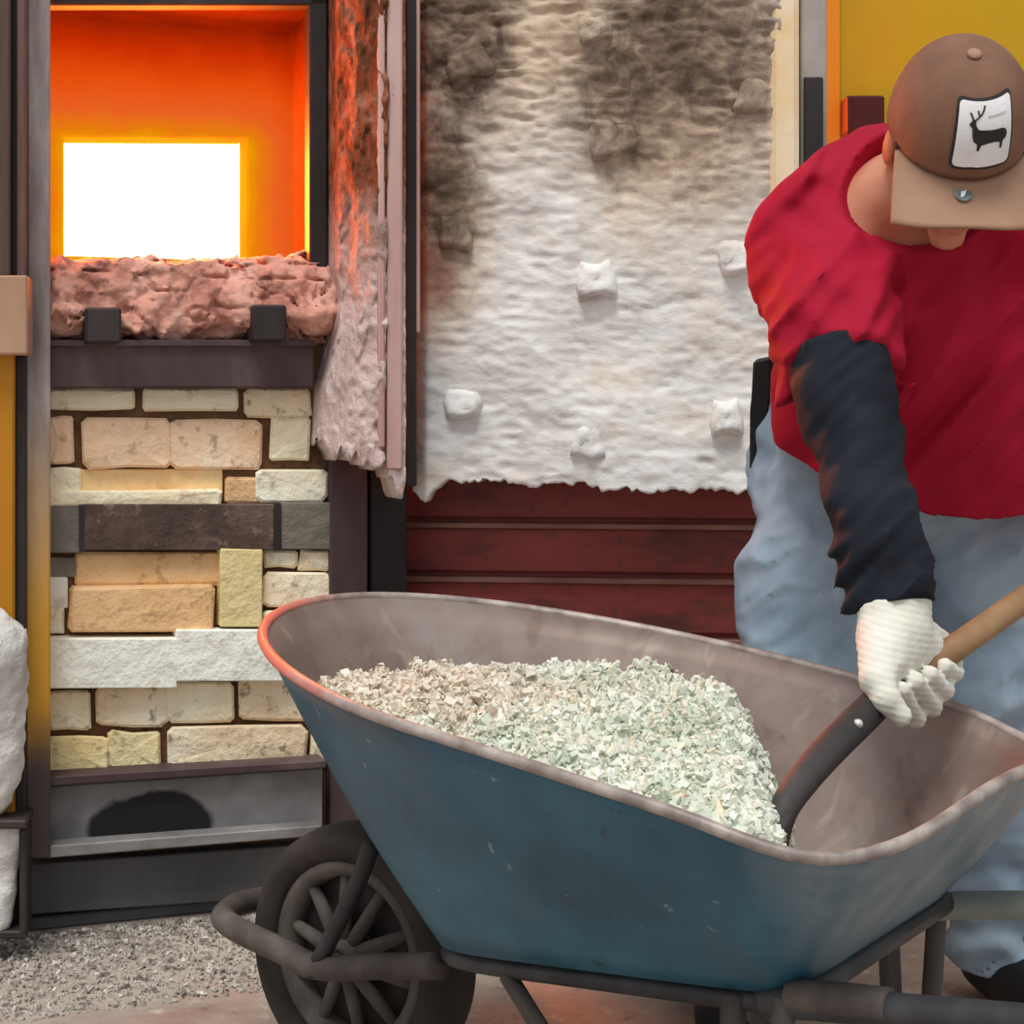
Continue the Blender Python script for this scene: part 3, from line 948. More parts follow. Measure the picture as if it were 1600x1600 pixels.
M_wheelrim = steel('wheel_rim', (66, 60, 56), (86, 79, 74), (122, 114, 106), rough=0.75, metal=0.1, scale=12)

wb = thing('wheelbarrow', 'blue steel wheelbarrow loaded with broken glass', 'wheelbarrow', B(0, 0, 0))
L1, L2, W1, W2, E1, E2 = 0.447, 0.479, 0.350, 0.347, 2.0, 5.0
NT_ = 128
def sgnpow(x, e):
    return math.copysign(abs(x) ** e, x)
def tray_pt(th, k):
    """k = 0 rim, k = 1 bottom edge"""
    c, s = math.cos(th), math.sin(th)
    e = E1 if c > 0 else E2
    L = L1 if c > 0 else L2
    r = (abs(c) ** e + abs(s) ** e) ** (-1 / e)
    u = L * r * c
    w = W1 + (W2 - W1) * (L1 - u) / (L1 + L2)
    v = w * r * s
    z = 0.581 + 0.128 * u - 0.06 * u * u - 0.213 * v * v
    z -= 0.016 * math.exp(-((u + 0.43) / 0.09) ** 2) * (v / 0.3) ** 2
    eb = 6.0 if c > 0 else 10.0
    rb = (abs(c) ** eb + abs(s) ** eb) ** (-1 / eb)
    ub = -0.100 + (0.255 if c > 0 else 0.240) * rb * c
    vb = (0.172 + 0.03 * (0.13 - ub) / 0.47) * rb * s
    zb = 0.2752 - 0.11 * ub
    g = k + 0.05 * math.sin(PI * k)          # slight belly of the pressed sheet
    return (u + (ub - u) * k, v + (vb - v) * k, z + (zb - z) * g)
V, F = [], []
NK = 10
for k in range(NK + 1):
    for i in range(NT_):
        V.append(B(*tray_pt(2 * PI * i / NT_, k / NK)))
for k in range(NK):
    for i in range(NT_):
        j = (i + 1) % NT_
        F.append((k * NT_ + i, k * NT_ + j, (k + 1) * NT_ + j, (k + 1) * NT_ + i))
# bottom, two inner rings
for q, sc_ in enumerate((0.6, 0.25)):
    for i in range(NT_):
        u, v, z = tray_pt(2 * PI * i / NT_, 1.0)
        u2, v2 = -0.105 + (u + 0.105) * sc_, v * sc_
        V.append(B(u2, v2, 0.2752 - 0.11 * u2))
    k = NK + q
    for i in range(NT_):
        j = (i + 1) % NT_
        F.append((k * NT_ + i, k * NT_ + j, (k + 1) * NT_ + j, (k + 1) * NT_ + i))
V.append(B(-0.105, 0, 0.2868))
k = NK + 2
for i in range(NT_):
    F.append((k * NT_ + i, k * NT_ + (i + 1) % NT_, len(V) - 1))
# inner skin, offset inwards, makes the sheet 3 mm thick
tray_bm = bmesh.new()
bv = [tray_bm.verts.new(p) for p in V]
for f_ in F: tray_bm.faces.new([bv[i] for i in f_])
bmesh.ops.recalc_face_normals(tray_bm, faces=tray_bm.faces)
tray = from_bm('tray', tray_bm, [M_blue, M_inside], wb, True)
cen = B(-0.05, 0, 0.5)
p0 = tray.data.polygons[0]
inward = (cen - p0.center).dot(p0.normal) > 0
if inward:
    tray.data.flip_normals()
md = tray.modifiers.new('sheet', 'SOLIDIFY')
md.thickness = 0.004; md.offset = -1.0; md.material_offset = 1; md.material_offset_rim = 1
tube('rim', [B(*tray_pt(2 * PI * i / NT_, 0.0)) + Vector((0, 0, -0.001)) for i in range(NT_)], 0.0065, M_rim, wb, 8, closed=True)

# dark bearer rails under the tray, running out into the handles
def rail(side):
    pts = [(-0.30, 0.185 * side, 0.296), (-0.36, 0.195 * side, 0.309), (-0.45, 0.202 * side, 0.323), (-0.60, 0.215 * side, 0.346), (-0.95, 0.245 * side, 0.40), (-1.10, 0.25 * side, 0.425)]
    return [B(*p) for p in pts]
for s_ in (1, -1):
    tube('bearer', [B(0.16, 0.10 * s_, 0.232), B(0.08, 0.150 * s_, 0.250), B(-0.10, 0.172 * s_, 0.273), B(-0.34, 0.190 * s_, 0.300)], 0.011, M_tubedark, wb, 10, 4)
tube('handle_rail', rail(1), 0.0165, M_tubedark, wb, 12, 5)
tube('handle_rail', rail(-1), 0.0165, M_tubegreen, wb, 12, 5)
for s_ in (1, -1):
    tube('grip', [B(-0.96, 0.245 * s_, 0.402), B(-1.12, 0.251 * s_, 0.428)], 0.021, M_rubber, wb, 12)
# weld clamp on the near rail by the tray corner
tube('clamp_plate', [B(-0.335, 0.195, 0.311), B(-0.38, 0.199, 0.318), B(-0.44, 0.203, 0.326)], [0.0165, 0.0178, 0.0172], M_tube, wb, 10)
tube('cross_bar', [B(-0.345, 0.19, 0.312), B(-0.345, -0.19, 0.312)], 0.012, M_tubedark, wb, 10)
tube('cross_bar', [B(0.06, 0.14, 0.25), B(0.06, -0.14, 0.25)], 0.012, M_tubedark, wb, 10)
# front loop round the wheel
loop = [(0.16, 0.115, 0.222), (0.27, 0.10, 0.196), (0.381, 0.086, 0.170), (0.46, 0.080, 0.178), (0.54, 0.072, 0.186), (0.585, 0.052, 0.190), (0.602, 0.0, 0.192), (0.585, -0.052, 0.190), (0.54, -0.072, 0.186), (0.46, -0.080, 0.178), (0.381, -0.086, 0.170), (0.27, -0.10, 0.196), (0.16, -0.115, 0.222)]
tube('wheel_loop', [B(*p) for p in loop], 0.0165, M_tube, wb, 12, 5)
for s_ in (1, -1):
    tube('strut', [B(0.381, 0.088 * s_, 0.172), B(0.30, 0.105 * s_, 0.29), B(0.265, 0.115 * s_, 0.352)], 0.011, M_tubedark, wb, 8, 3, sx=1.0)
    # legs and braces
    tube('leg', [B(-0.27, 0.192 * s_, 0.300), B(-0.275, 0.20 * s_, 0.12), B(-0.275, 0.205 * s_, 0.011)], 0.013, M_tube, wb, 10)
    tube('leg', [B(-0.33, 0.198 * s_, 0.310), B(-0.315, 0.205 * s_, 0.12), B(-0.31, 0.205 * s_, 0.011)], 0.012, M_tube, wb, 10)
    tube('leg_foot', [B(-0.24, 0.205 * s_, 0.012), B(-0.34, 0.205 * s_, 0.012)], 0.012, M_tube, wb, 10)
    tube('brace', [B(0.03, 0.16 * s_, 0.25), B(-0.10, 0.18 * s_, 0.13), B(-0.27, 0.20 * s_, 0.035)], 0.010, M_tube, wb, 8)
tube('axle', [B(0.381, 0.10, 0.168), B(0.381, -0.10, 0.168)], 0.010, M_tubedark, wb, 10)
# wheel
WU, WZ, WR = 0.381, 0.168, 0.168
def lathe(name, prof, mat, parent, n=64):
    """profile of (v along axle, radius)"""
    V, F = [], []
    m = len(prof)
    for i in range(n):
        a = 2 * PI * i / n
        for (v, r) in prof:
            V.append(B(WU + r * math.cos(a), v, WZ + r * math.sin(a)))
    for i in range(n):
        for k in range(m):
            a = i * m + k; b = i * m + (k + 1) % m
            c = ((i + 1) % n) * m + (k + 1) % m; d = ((i + 1) % n) * m + k
            F.append((a, b, c, d))
    o = from_py(name, V, F, mat, parent, True)
    bm = bmesh.new(); bm.from_mesh(o.data); bmesh.ops.recalc_face_normals(bm, faces=bm.faces); bm.to_mesh(o.data); bm.free()
    return o
wheel = lathe('wheel', [(0.020, 0.128), (0.030, 0.122), (0.036, 0.130), (0.043, 0.142), (0.041, 0.155), (0.032, 0.164), (0.012, 0.168), (-0.012, 0.168), (-0.032, 0.164), (-0.041, 0.155), (-0.043, 0.142), (-0.036, 0.130), (-0.030, 0.122), (-0.020, 0.128)], M_rubber, wb, 72)
lathe('wheel_rim', [(0.030, 0.124), (0.034, 0.114), (0.026, 0.104), (0.012, 0.100), (-0.012, 0.100), (-0.026, 0.104), (-0.034, 0.114), (-0.030, 0.124)], M_wheelrim, wheel)
lathe('hub', [(0.048, 0.010), (0.048, 0.022), (0.03, 0.028), (-0.03, 0.028), (-0.048, 0.022), (-0.048, 0.010)], M_wheelrim, wheel, 24)
for i in range(10):
    a = 2 * PI * i / 10 + 0.2
    for s_ in (1,):
        p0 = B(WU + 0.022 * math.cos(a), 0.030, WZ + 0.022 * math.sin(a))
        p1 = B(WU + 0.106 * math.cos(a), 0.016, WZ + 0.106 * math.sin(a))
        tube('spoke', [p0, p1], [0.011, 0.008], M_wheelrim, wheel, 8)
lathe('wheel_disc', [(0.004, 0.020), (0.004, 0.102), (-0.004, 0.102), (-0.004, 0.020)], M_rubber, wheel, 48)

# broken glass heap in the tray
t = NT('broken_glass')
a = t.noise(10, 5, 0.6); b = t.noise(60, 4, 0.6); x = t.xyz()
c = t.ramp(a, [(0.30, (196, 206, 186)), (0.44, (222, 228, 210)), (0.60, (238, 240, 226)), (0.75, (244, 242, 230))])
c = t.mix(t.math('MULTIPLY', t.step(b, 0.58, 0.72), 0.4), c, (176, 196, 178))
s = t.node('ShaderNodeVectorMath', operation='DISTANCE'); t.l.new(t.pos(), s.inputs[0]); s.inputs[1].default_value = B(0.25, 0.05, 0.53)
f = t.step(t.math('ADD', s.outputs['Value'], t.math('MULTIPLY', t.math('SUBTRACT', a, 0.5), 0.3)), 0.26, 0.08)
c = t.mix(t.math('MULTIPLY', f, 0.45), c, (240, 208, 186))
t.color(c).bump(b, 0.6, 0.006).surf(0.35, 0.0, 0.5)
t.b.inputs['Transmission Weight'].default_value = 0.12
M_glass = t.m
def smooth01(x):
    x = min(1, max(0, x)); return x * x * (3 - 2 * x)
def heap_base(u, v):
    h = 0.530 - 0.35 * max(0, u - 0.2) ** 2 - 0.22 * v * v
    h -= 0.34 * smooth01((-0.15 - 0.60 * v - u) / 0.20)
    return max(h, 0.2752 - 0.11 * u - 0.003)
# the heap is laid over the tray's own surface, so it meets the walls without gaps
NW, NF = 40, 40
rows = []
for q_ in range(NW + 1):
    k = 0.03 + 0.97 * q_ / NW
    rows.append([tray_pt(2 * PI * i / NT_, k) for i in range(NT_)])
for q_ in range(1, NF + 1):
    f_ = 1 - q_ / NF * 0.97
    ring = []
    for (u, v, z) in rows[NW]:
        u2, v2 = -0.100 + (u + 0.100) * f_, v * f_
        ring.append((u2, v2, 0.2752 - 0.11 * u2))
    rows.append(ring)
T = np.array(rows)                                   # tray surface
hb = np.array([[heap_base(u, v) for (u, v, z) in r_] for r_ in rows])
flat = T * np.array([1, 1, 0])
hz = hb + 0.016 * fbm(flat, 9, 3) + 0.012 * vnoise(flat, 50)
live = hz > T[..., 2] + 0.005
Z = np.where(live, hz, T[..., 2] + 0.0045 - 0.004)
H_ = np.stack([T[..., 0] * 0.99, T[..., 1] * 0.99, Z], -1)
V = [B(*p) for p in H_.reshape(-1, 3)]
F = []
NRW = len(rows)
area = np.zeros((NRW, NT_))
for r in range(NRW - 1):
    for i in range(NT_):
        j = (i + 1) % NT_
        if live[r, i] or live[r, j] or live[r + 1, i] or live[r + 1, j]:
            F.append((r * NT_ + i, r * NT_ + j, (r + 1) * NT_ + j, (r + 1) * NT_ + i))
        e1 = H_[r, j] - H_[r, i]; e2 = H_[r + 1, i] - H_[r, i]
        area[r, i] = np.linalg.norm(np.cross(e1, e2))
F.append(tuple((NRW - 1) * NT_ + i for i in range(NT_)))
keep = [(r * NT_ + i, area[r, i]) for r in range(NRW - 1) for i in range(NT_) if hz[r, i] > T[r, i, 2] + (0.022 if r < NW else 0.008)]
surf_pts = [V[k_] for k_, _ in keep]
weights = [w_ for _, w_ in keep]
def shard(V, F, p, s):
    e = Euler((random.uniform(0, 6.3), random.uniform(0, 6.3), random.uniform(0, 6.3))).to_matrix()
    k = random.choice((3, 4, 4, 5))
    b0 = len(V)
    th = s * random.uniform(0.4, 1.1)
    ang = sorted(random.uniform(0, 6.28) for _ in range(k))
    prof = [(math.cos(a_) * s * random.uniform(0.6, 1), math.sin(a_) * s * random.uniform(0.6, 1)) for a_ in ang]
    for zz in (-th / 2, th / 2):
        for (x_, y_) in prof:
            V.append(p + e @ Vector((x_, y_, zz)))
    F.append(tuple(b0 + i for i in range(k))[::-1])
    F.append(tuple(b0 + k + i for i in range(k)))
    for i in range(k):
        j = (i + 1) % k
        F.append((b0 + i, b0 + j, b0 + k + j, b0 + k + i))
for p in random.choices(surf_pts, weights, k=24000):
    p = p + Vector((random.uniform(-.006, .006), random.uniform(-.006, .006), random.uniform(-.004, .005)))
    shard(V, F, p, random.choice((0.003, 0.003, 0.004, 0.004, 0.005, 0.006, 0.009)))
heap = from_py('broken_glass', V, F, M_glass)
tag(heap, 'heap of pale green broken glass filling the wheelbarrow', 'broken glass', kind='stuff')

# glass and grit swept along the furnace foot
t = NT('floor_grit')
a = t.noise(45, 3)
t.color(t.ramp(a, [(0.3, (96, 88, 80)), (0.45, (150, 142, 132)), (0.55, (184, 176, 166)), (0.72, (216, 212, 202))])).surf(0.5, 0, 0.4)
M_grit = t.m
V, F = [], []
for _ in range(8000):
    px = random.uniform(-60, 560)
    f_ = random.random() ** 1.6
    base_p = FUR.p(px, 1424 - (px - 40) * 0.066, 0.03)
    p = Vector((base_p.x, base_p.y - f_ * 0.42, 0.002))
    shard(V, F, p, random.choice((0.0015, 0.002, 0.002, 0.003, 0.004, 0.006)))
tag(from_py('floor_grit', V, F, M_grit), 'grey glass grit and crumbs along the furnace foot', 'grit', kind='stuff')

# ------------------------------------------------------------------ shovel
M_wood = simple('shovel_wood', [(0.3, (132, 100, 70)), (0.5, (150, 116, 82)), (0.7, (168, 136, 102))], 9, 0.6, 0.2, stretch=(1, 1, 1), bscale=60)
M_socket = steel('shovel_steel', (38, 34, 34), (50, 46, 46), (70, 66, 65), rough=0.65, metal=0.0)
M_rivet = simple('rivet', [(0.5, (225, 222, 216))], rough=0.3, bump=0, metal=0.6)
sH = at(1392, 1082, 1.935); sE = at(1600, 937, 2.10)
sdir = (sE - sH).normalized()
sEnd = sH + sdir * 0.78
sT = at(1222, 1272, 1.690)
shov = thing('shovel', 'wooden handled shovel with black steel socket digging in the glass', 'shovel', sT)
tube('shaft', [sH - sdir * 0.02, sH + sdir * 0.2, sH + sdir * 0.4, sEnd], 0.0165, M_wood, shov, 14)
sock = [sH + sdir * 0.012, sH - sdir * 0.015, at(1340, 1128, 1.872), at(1290, 1178, 1.79), at(1248, 1228, 1.725), sT, sT + Vector((-0.012, -0.008, -0.045))]
sk = tube('socket', sock, [0.0185, 0.019, 0.0195, 0.0185, 0.0165, 0.0145, 0.013], M_socket, shov, 14, 4)
ax_ = (sock[2] - sock[3]).normalized()
pm_ = sock[2].lerp(sock[3], 0.35)
vw_ = (Vector((0, 0, CAMZ - 0.12)) - pm_).normalized()
rv = pm_ + (vw_ - ax_ * vw_.dot(ax_)).normalized() * 0.0185
bm = bmesh.new(); bmesh.ops.create_uvsphere(bm, u_segments=10, v_segments=8, radius=0.0055)
bmesh.ops.translate(bm, verts=bm.verts, vec=rv)
from_bm('rivet', bm, M_rivet, sk, True)
# blade: dished sheet, mostly buried, its plane turned edge-on to the viewer
bd = (sT - sock[4]).normalized()
side = Vector((0.16, 1.0, -0.24)); side = (side - bd * side.dot(bd)).normalized()
nor = bd.cross(side)
def blade_fn(a, b):
    w = np.interp(b, [0, 0.12, 0.5, 0.8, 1.0], [0.012, 0.045, 0.075, 0.065, 0.01])
    x_ = (a * 2 - 1)
    return sT + bd * 0.02 + bd * (0.12 * b) + side * (x_ * w) + nor * (0.012 * (x_ * x_) - 0.006)
grid_slab('blade', blade_fn, 10, 12, M_socket, shov, nor * 0.003)

# ------------------------------------------------------------------ traffic cone behind the worker
M_cone = simple('cone_orange', [(0.3, (222, 140, 76)), (0.7, (232, 156, 92))], 5, 0.5, 0)
ck = at(1330, 1000, 3.05)
cone = thing('traffic_cone', 'orange traffic cone standing on the floor behind the worker', 'cone', (ck.x, ck.y, 0))
H = ck.z
V, F = tube_data([(ck.x, ck.y, 0.02), (ck.x, ck.y, 0.06), (ck.x, ck.y, H - 0.02), (ck.x, ck.y, H)], [0.105, 0.098, 0.024, 0.020], 24)
from_py('cone_body', V, F, M_cone, cone, True)
box('cone_base', (ck.x - 0.125, ck.y - 0.125, 0.0), (ck.x + 0.125, ck.y + 0.125, 0.025), M_cone, cone, 0.008)

# ------------------------------------------------------------------ the worker
M_skin = simple('skin', [(0.3, (178, 110, 84)), (0.5, (194, 128, 100)), (0.7, (204, 142, 114))], 14, 0.55, 0.15, 0.002)
t = NT('red_cloth')
a = t.noise(5, 4)
t.color(t.ramp(a, [(0.3, (140, 8, 36)), (0.5, (158, 13, 43)), (0.7, (172, 20, 52))])).surf(0.8, 0, 0.2)
t.bump(t.noise(400, 2), 0.1, 0.001)
M_red = t.m
t = NT('denim')
a = t.noise(7, 5, 0.6); b = t.noise(18, 5, 0.6, stretch=(1, 1, 0.4))
c = t.ramp(a, [(0.3, (126, 145, 161)), (0.5, (148, 166, 181)), (0.7, (166, 183, 196))])
c = t.mix(t.math('MULTIPLY', t.step(b, 0.58, 0.7), 0.35), c, (186, 202, 214))
t.color(c).bump(t.noise(300, 2), 0.15, 0.001).surf(0.85, 0, 0.15)
M_denim = t.m
M_black = simple('black_nylon', [(0.3, (22, 24, 32)), (0.5, (30, 33, 42)), (0.7, (40, 43, 52))], 8, 0.75, 0.1, 0.002, spec=0.15)
M_glove = simple('glove_knit', [(0.3, (206, 202, 188)), (0.5, (218, 215, 202)), (0.7, (226, 224, 213))], 10, 0.9, 0.25, 0.001, bscale=260)
M_shoe = simple('shoe_black', [(0.3, (18, 17, 18)), (0.7, (32, 30, 30))], 9, 0.6, 0.1)
M_hair = simple('hair', [(0.3, (24, 17, 15)), (0.7, (44, 32, 28))], 40, 0.6, 0.4)

# joints
PEL = (0.575, 2.50, 0.84); CH = (0.545, 2.30, 1.07); UB = (0.53, 2.275, 1.135)
SR = (0.420, 2.235, 1.105); ELR = (0.413, 2.075, 0.925); WRR = (0.452, 1.972, 0.645)
SL = (0.690, 2.215, 1.115); ELL = (0.865, 2.25, 0.955)
HANDL = sH + sdir * 0.52
WRL = tuple(HANDL + Vector((0.03, 0.02, 0.085)))
HIR = (0.470, 2.49, 0.80); MTR = (0.432, 2.43, 0.62); KNR = (0.415, 2.38, 0.47); ANR = (0.315, 2.44, 0.10)
HIL = (0.680, 2.50, 0.80); MTL = (0.712, 2.44, 0.62); KNL = (0.715, 2.40, 0.47); ANL = (0.722, 2.47, 0.10)
# head frame
yaw, El, roll = math.radians(-6), math.radians(52), math.radians(3)
Fh = Vector((math.sin(yaw) * math.cos(El), -math.cos(yaw) * math.cos(El), -math.sin(El)))
Uh = Vector((math.sin(yaw) * math.sin(El), -math.cos(yaw) * math.sin(El), math.cos(El)))
Xh = Fh.cross(Uh)
Uh = (Uh * math.cos(roll) - Xh * math.sin(roll)).normalized(); Xh = Fh.cross(Uh)
CC = Vector((0.552, 2.06, 1.236))
def hd(x, y, z):
    return CC + Xh * x + Fh * y + Uh * z
HR = np.array([[Xh[i], Fh[i], Uh[i]] for i in range(3)], np.float32)   # world -> head when right-multiplied

# right hand grip round the shaft
HANDR = sH + sdir * 0.045
FING_R = [
  ([(1432, 1010, 2.005), (1444, 1072, 2.005), (1432, 1122, 1.950), (1408, 1078, 1.902)], 0.0112),
  ([(1442, 1000, 2.02), (1462, 1056, 2.02), (1456, 1104, 1.968), (1430, 1064, 1.918)], 0.0118),
  ([(1450, 992, 2.035), (1482, 1036, 2.035), (1474, 1080, 1.985), (1452, 1054, 1.94)], 0.0115),
  ([(1452, 984, 2.045), (1488, 1010, 2.05), (1492, 1052, 2.01), (1474, 1040, 1.968)], 0.0100),
]
def hand_r(P, off=0.0):
    d = sd_cap(P, at(1398, 950, 1.978), at(1396, 985, 1.965), 0.036 , 0.036)
    d = smin(d, sd_cap(P, at(1384, 1000, 1.945), at(1432, 1000, 1.995), 0.030, 0.026), 0.03)
    d = smin(d, sd_cap(P, at(1376, 1042, 1.915), at(1440, 1016, 2.005), 0.023, 0.021), 0.025)
    th = chain(P, [at(1378, 1020, 1.925), at(1371, 1062, 1.895), at(1384, 1092, 1.880), at(1408, 1118, 1.880)], [0.024, 0.0185, 0.0150, 0.0125], 0.008)
    d = smin(d, th, 0.012)
    for pts, r in FING_R:
        f_ = chain(P, [at(*p) for p in pts], [r * 1.1, r * 1.1, r, r * 0.92], 0.004)
        d = smin(d, f_, 0.004)
    return d + off
def hand_l(P, off=0.0):
    c = np.array(HANDL, np.float32)
    s_ = np.array(sdir, np.float32)
    up = np.array(Vector((0, 0, 1)) - sdir * sdir.z, np.float32); up /= np.linalg.norm(up)
    fr = np.cross(s_, up)            # away from the viewer or towards
    d = sd_cap(P, np.array(WRL), c + up * 0.045, 0.032, 0.034)
    d = smin(d, sd_cap(P, c + up * 0.030 - s_ * 0.03, c + up * 0.030 + s_ * 0.035, 0.022, 0.022), 0.02)
    for i, q in enumerate((-0.034, -0.011, 0.012, 0.034)):
        b0 = c + s_ * q
        d = smin(d, chain(P, [b0 + up * 0.030 + fr * 0.012, b0 + fr * 0.031 + up * 0.0, b0 - up * 0.029 + fr * 0.012, b0 - up * 0.020 - fr * 0.020], [0.012, 0.0115, 0.011, 0.010], 0.004), 0.004)
    d = smin(d, chain(P, [c + up * 0.03 - s_ * 0.03 - fr * 0.014, c - fr * 0.031 - s_ * 0.04, c - fr * 0.026 - up * 0.014 - s_ * 0.052], [0.015, 0.014, 0.011], 0.006), 0.01)
    return d + off

def torso(P, inf=0.0):
    # widen sideways by working in a squeezed frame
    Q = P.copy()
    Q[..., 0] = (Q[..., 0] - 0.555) * 0.72 + 0.555
    d = sd_cap(Q, (0.568, 2.49, 0.80), (0.552, 2.33, 1.02), 0.128 + inf, 0.120 + inf)
    d = smin(d, sd_cap(Q, (0.552, 2.33, 1.02), (0.540, 2.285, 1.10), 0.120 + inf, 0.118 + inf), 0.05)
    d = d / 0.86
    d = smin(d, sd_ell(P, (0.535, 2.285, 1.14), (0.15 + inf, 0.115 + inf, 0.115 + inf)), 0.05)
    return d
def head(P):
    q = (P - np.array(CC, np.float32)) @ HR
    def E(c, r): return sd_ell(q, c, r)
    d = E((0, 0.005, 0.02), (0.073, 0.090, 0.078))
    d = smin(d, E((0, 0.035, -0.055), (0.056, 0.058, 0.075)), 0.03)
    d = smin(d, sd_cap(q, (0, 0.088, -0.045), (0, 0.108, -0.072), 0.010, 0.014), 0.012)       # nose
    d = smin(d, E((0, 0.078, -0.122), (0.024, 0.020, 0.018)), 0.02)                              # chin
    d = smin(d, sd_cap(q, (-0.020, 0.090, -0.098), (0.020, 0.090, -0.098), 0.006, 0.006), 0.006)  # lips
    d = smax(d, -sd_cap(q, (-0.016, 0.102, -0.092), (0.016, 0.102, -0.092), 0.003, 0.003), 0.004)
    for sgn in (-1, 1):
        d = smax(d, -E((0.030 * sgn, 0.098, -0.038), (0.016, 0.012, 0.010)), 0.010)               # eye sockets
        d = smin(d, E((0.030 * sgn, 0.078, -0.038), (0.013, 0.012, 0.012)), 0.004)                # eyeballs under the lids
        d = smin(d, E((0.074 * sgn, -0.008, -0.050), (0.010, 0.020, 0.032)), 0.008)               # ears
    return d
NECK_T = tuple(hd(0, -0.015, -0.065)); NECK_B = (0.522, 2.235, 1.150)
def body_fn(P):
    d = torso(P, -0.018)
    d = smin(d, sd_cap(P, NECK_B, NECK_T, 0.062, 0.054), 0.03)
    d = smin(d, sd_cap(P, (0.44, 2.225, 1.125), (0.50, 2.20, 1.165), 0.045, 0.045), 0.03)
    d = smin(d, head(P), 0.02)
    d = smin(d, chain(P, [SR, ELR, WRR], [0.058, 0.043, 0.030], 0.015), 0.03)
    d = smin(d, chain(P, [SL, ELL, WRL], [0.058, 0.043, 0.030], 0.015), 0.03)
    d = smin(d, chain(P, [HIR, MTR, KNR, ANR], [0.085, 0.072, 0.056, 0.040], 0.02), 0.03)
    d = smin(d, chain(P, [HIL, MTL, KNL, ANL], [0.085, 0.072, 0.056, 0.040], 0.02), 0.03)
    d = smin(d, sd_cap(P, (ANR[0], ANR[1], 0.06), (ANR[0] - 0.015, ANR[1] - 0.13, 0.05), 0.036, 0.034), 0.02)
    d = smin(d, sd_cap(P, (ANL[0], ANL[1], 0.06), (ANL[0] + 0.02, ANL[1] - 0.10, 0.05), 0.036, 0.034), 0.02)
    d = smin(d, hand_r(P, 0.004), 0.01)
    d = smin(d, hand_l(P, 0.004), 0.01)
    return d
person = sdf_mesh('person', body_fn, (0.20, 1.82, 0.0), (1.02, 2.70, 1.40), 0.009, M_skin)
tag(person, 'worker in brown cap and red shirt bending over the wheelbarrow with shovel', 'person')

# --- shirt
def folds(P):
    # long diagonal pull folds across the chest plus soft drape
    q1 = P @ np.array([[0.62, 0.0, 0.0], [0.0, 0.5, 0.0], [-0.78, 0.0, 0.25]], np.float32)
    f_ = fbm(np.stack([P[..., 0] * 9 + P[..., 2] * -7.5 + 0.0 * P[..., 1], P[..., 0] * 1.7 + P[..., 2] * 2.2, P[..., 1] * 3], -1).astype(np.float32), 1.0, 2)
    g_ = fbm(P * np.array([1.0, 0.7, 0.5], np.float32), 11, 2)
    f2 = fbm(np.stack([P[..., 0] * 20 + P[..., 2] * -17, P[..., 0] * 3 + P[..., 2] * 4 + 5.0, P[..., 1] * 6], -1).astype(np.float32), 1.0, 2)
    return 0.019 * (1 - 2.2 * np.abs(f_)) + 0.008 * (1 - 2.2 * np.abs(f2)) + 0.008 * g_
def sleeve(P, a, b, ra, rb, cut):
    a = np.array(a); b = np.array(b)
    e = a + (b - a) * cut
    d = sd_cap(P, a, a + (b - a) * 1.2, ra, rb)
    return smax(d, plane_d(P, e, b - a), 0.006)
def shirt_out(P):
    d = torso(P, 0.004)
    # loose front hanging from the chest
    Q = P.copy(); Q[..., 0] = (Q[..., 0] - 0.575) * 0.66 + 0.575
    d = smin(d, sd_cap(Q, (0.572, 2.40, 0.66), (0.560, 2.27, 1.03), 0.128, 0.112) / 0.84, 0.05)
    d = smin(d, sleeve(P, SR, ELR, 0.080, 0.066, 0.97), 0.035)
    d = smin(d, sleeve(P, SL, ELL, 0.080, 0.066, 0.97), 0.035)
    arm = np.clip(1 - np.abs(sd_cap(P, SR, ELR, 0.06, 0.06)) / 0.05, 0, 1)
    rings = np.sin((P[..., 2] * 0.8 + P[..., 0] * 0.55 - P[..., 1] * 0.3) * 120 + 4 * vnoise(P, 10)) * 0.0045
    return d - folds(P) - arm * rings
def shirt_fn(P):
    o_ = shirt_out(P)
    inner = smin(torso(P, -0.014), np.minimum(sd_cap(P, SR, ELR, 0.064, 0.052), sd_cap(P, SL, ELL, 0.064, 0.052)), 0.02)
    d = np.maximum(o_, -inner)
    hem = 0.757 + 0.42 * np.clip(0.56 - P[..., 0], 0, 1) + 0.22 * (P[..., 1] - 2.35) + 0.006 * np.sin(P[..., 0] * 26)
    d = np.maximum(d, (hem - P[..., 2]) * 0.9)
    hole = smin(sd_ell(P, (0.520, 2.125, 1.175), (0.108, 0.085, 0.095)), sd_cap(P, (0.520, 2.15, 1.19), (0.535, 2.02, 1.13), 0.078, 0.09), 0.02)
    d = smax(d, -hole, 0.004)
    return d
shirt = sdf_mesh('shirt', shirt_fn, (0.30, 2.00, 0.66), (0.95, 2.72, 1.32), 0.0055, M_red, person)
tag(shirt, 'crimson short sleeved shirt')

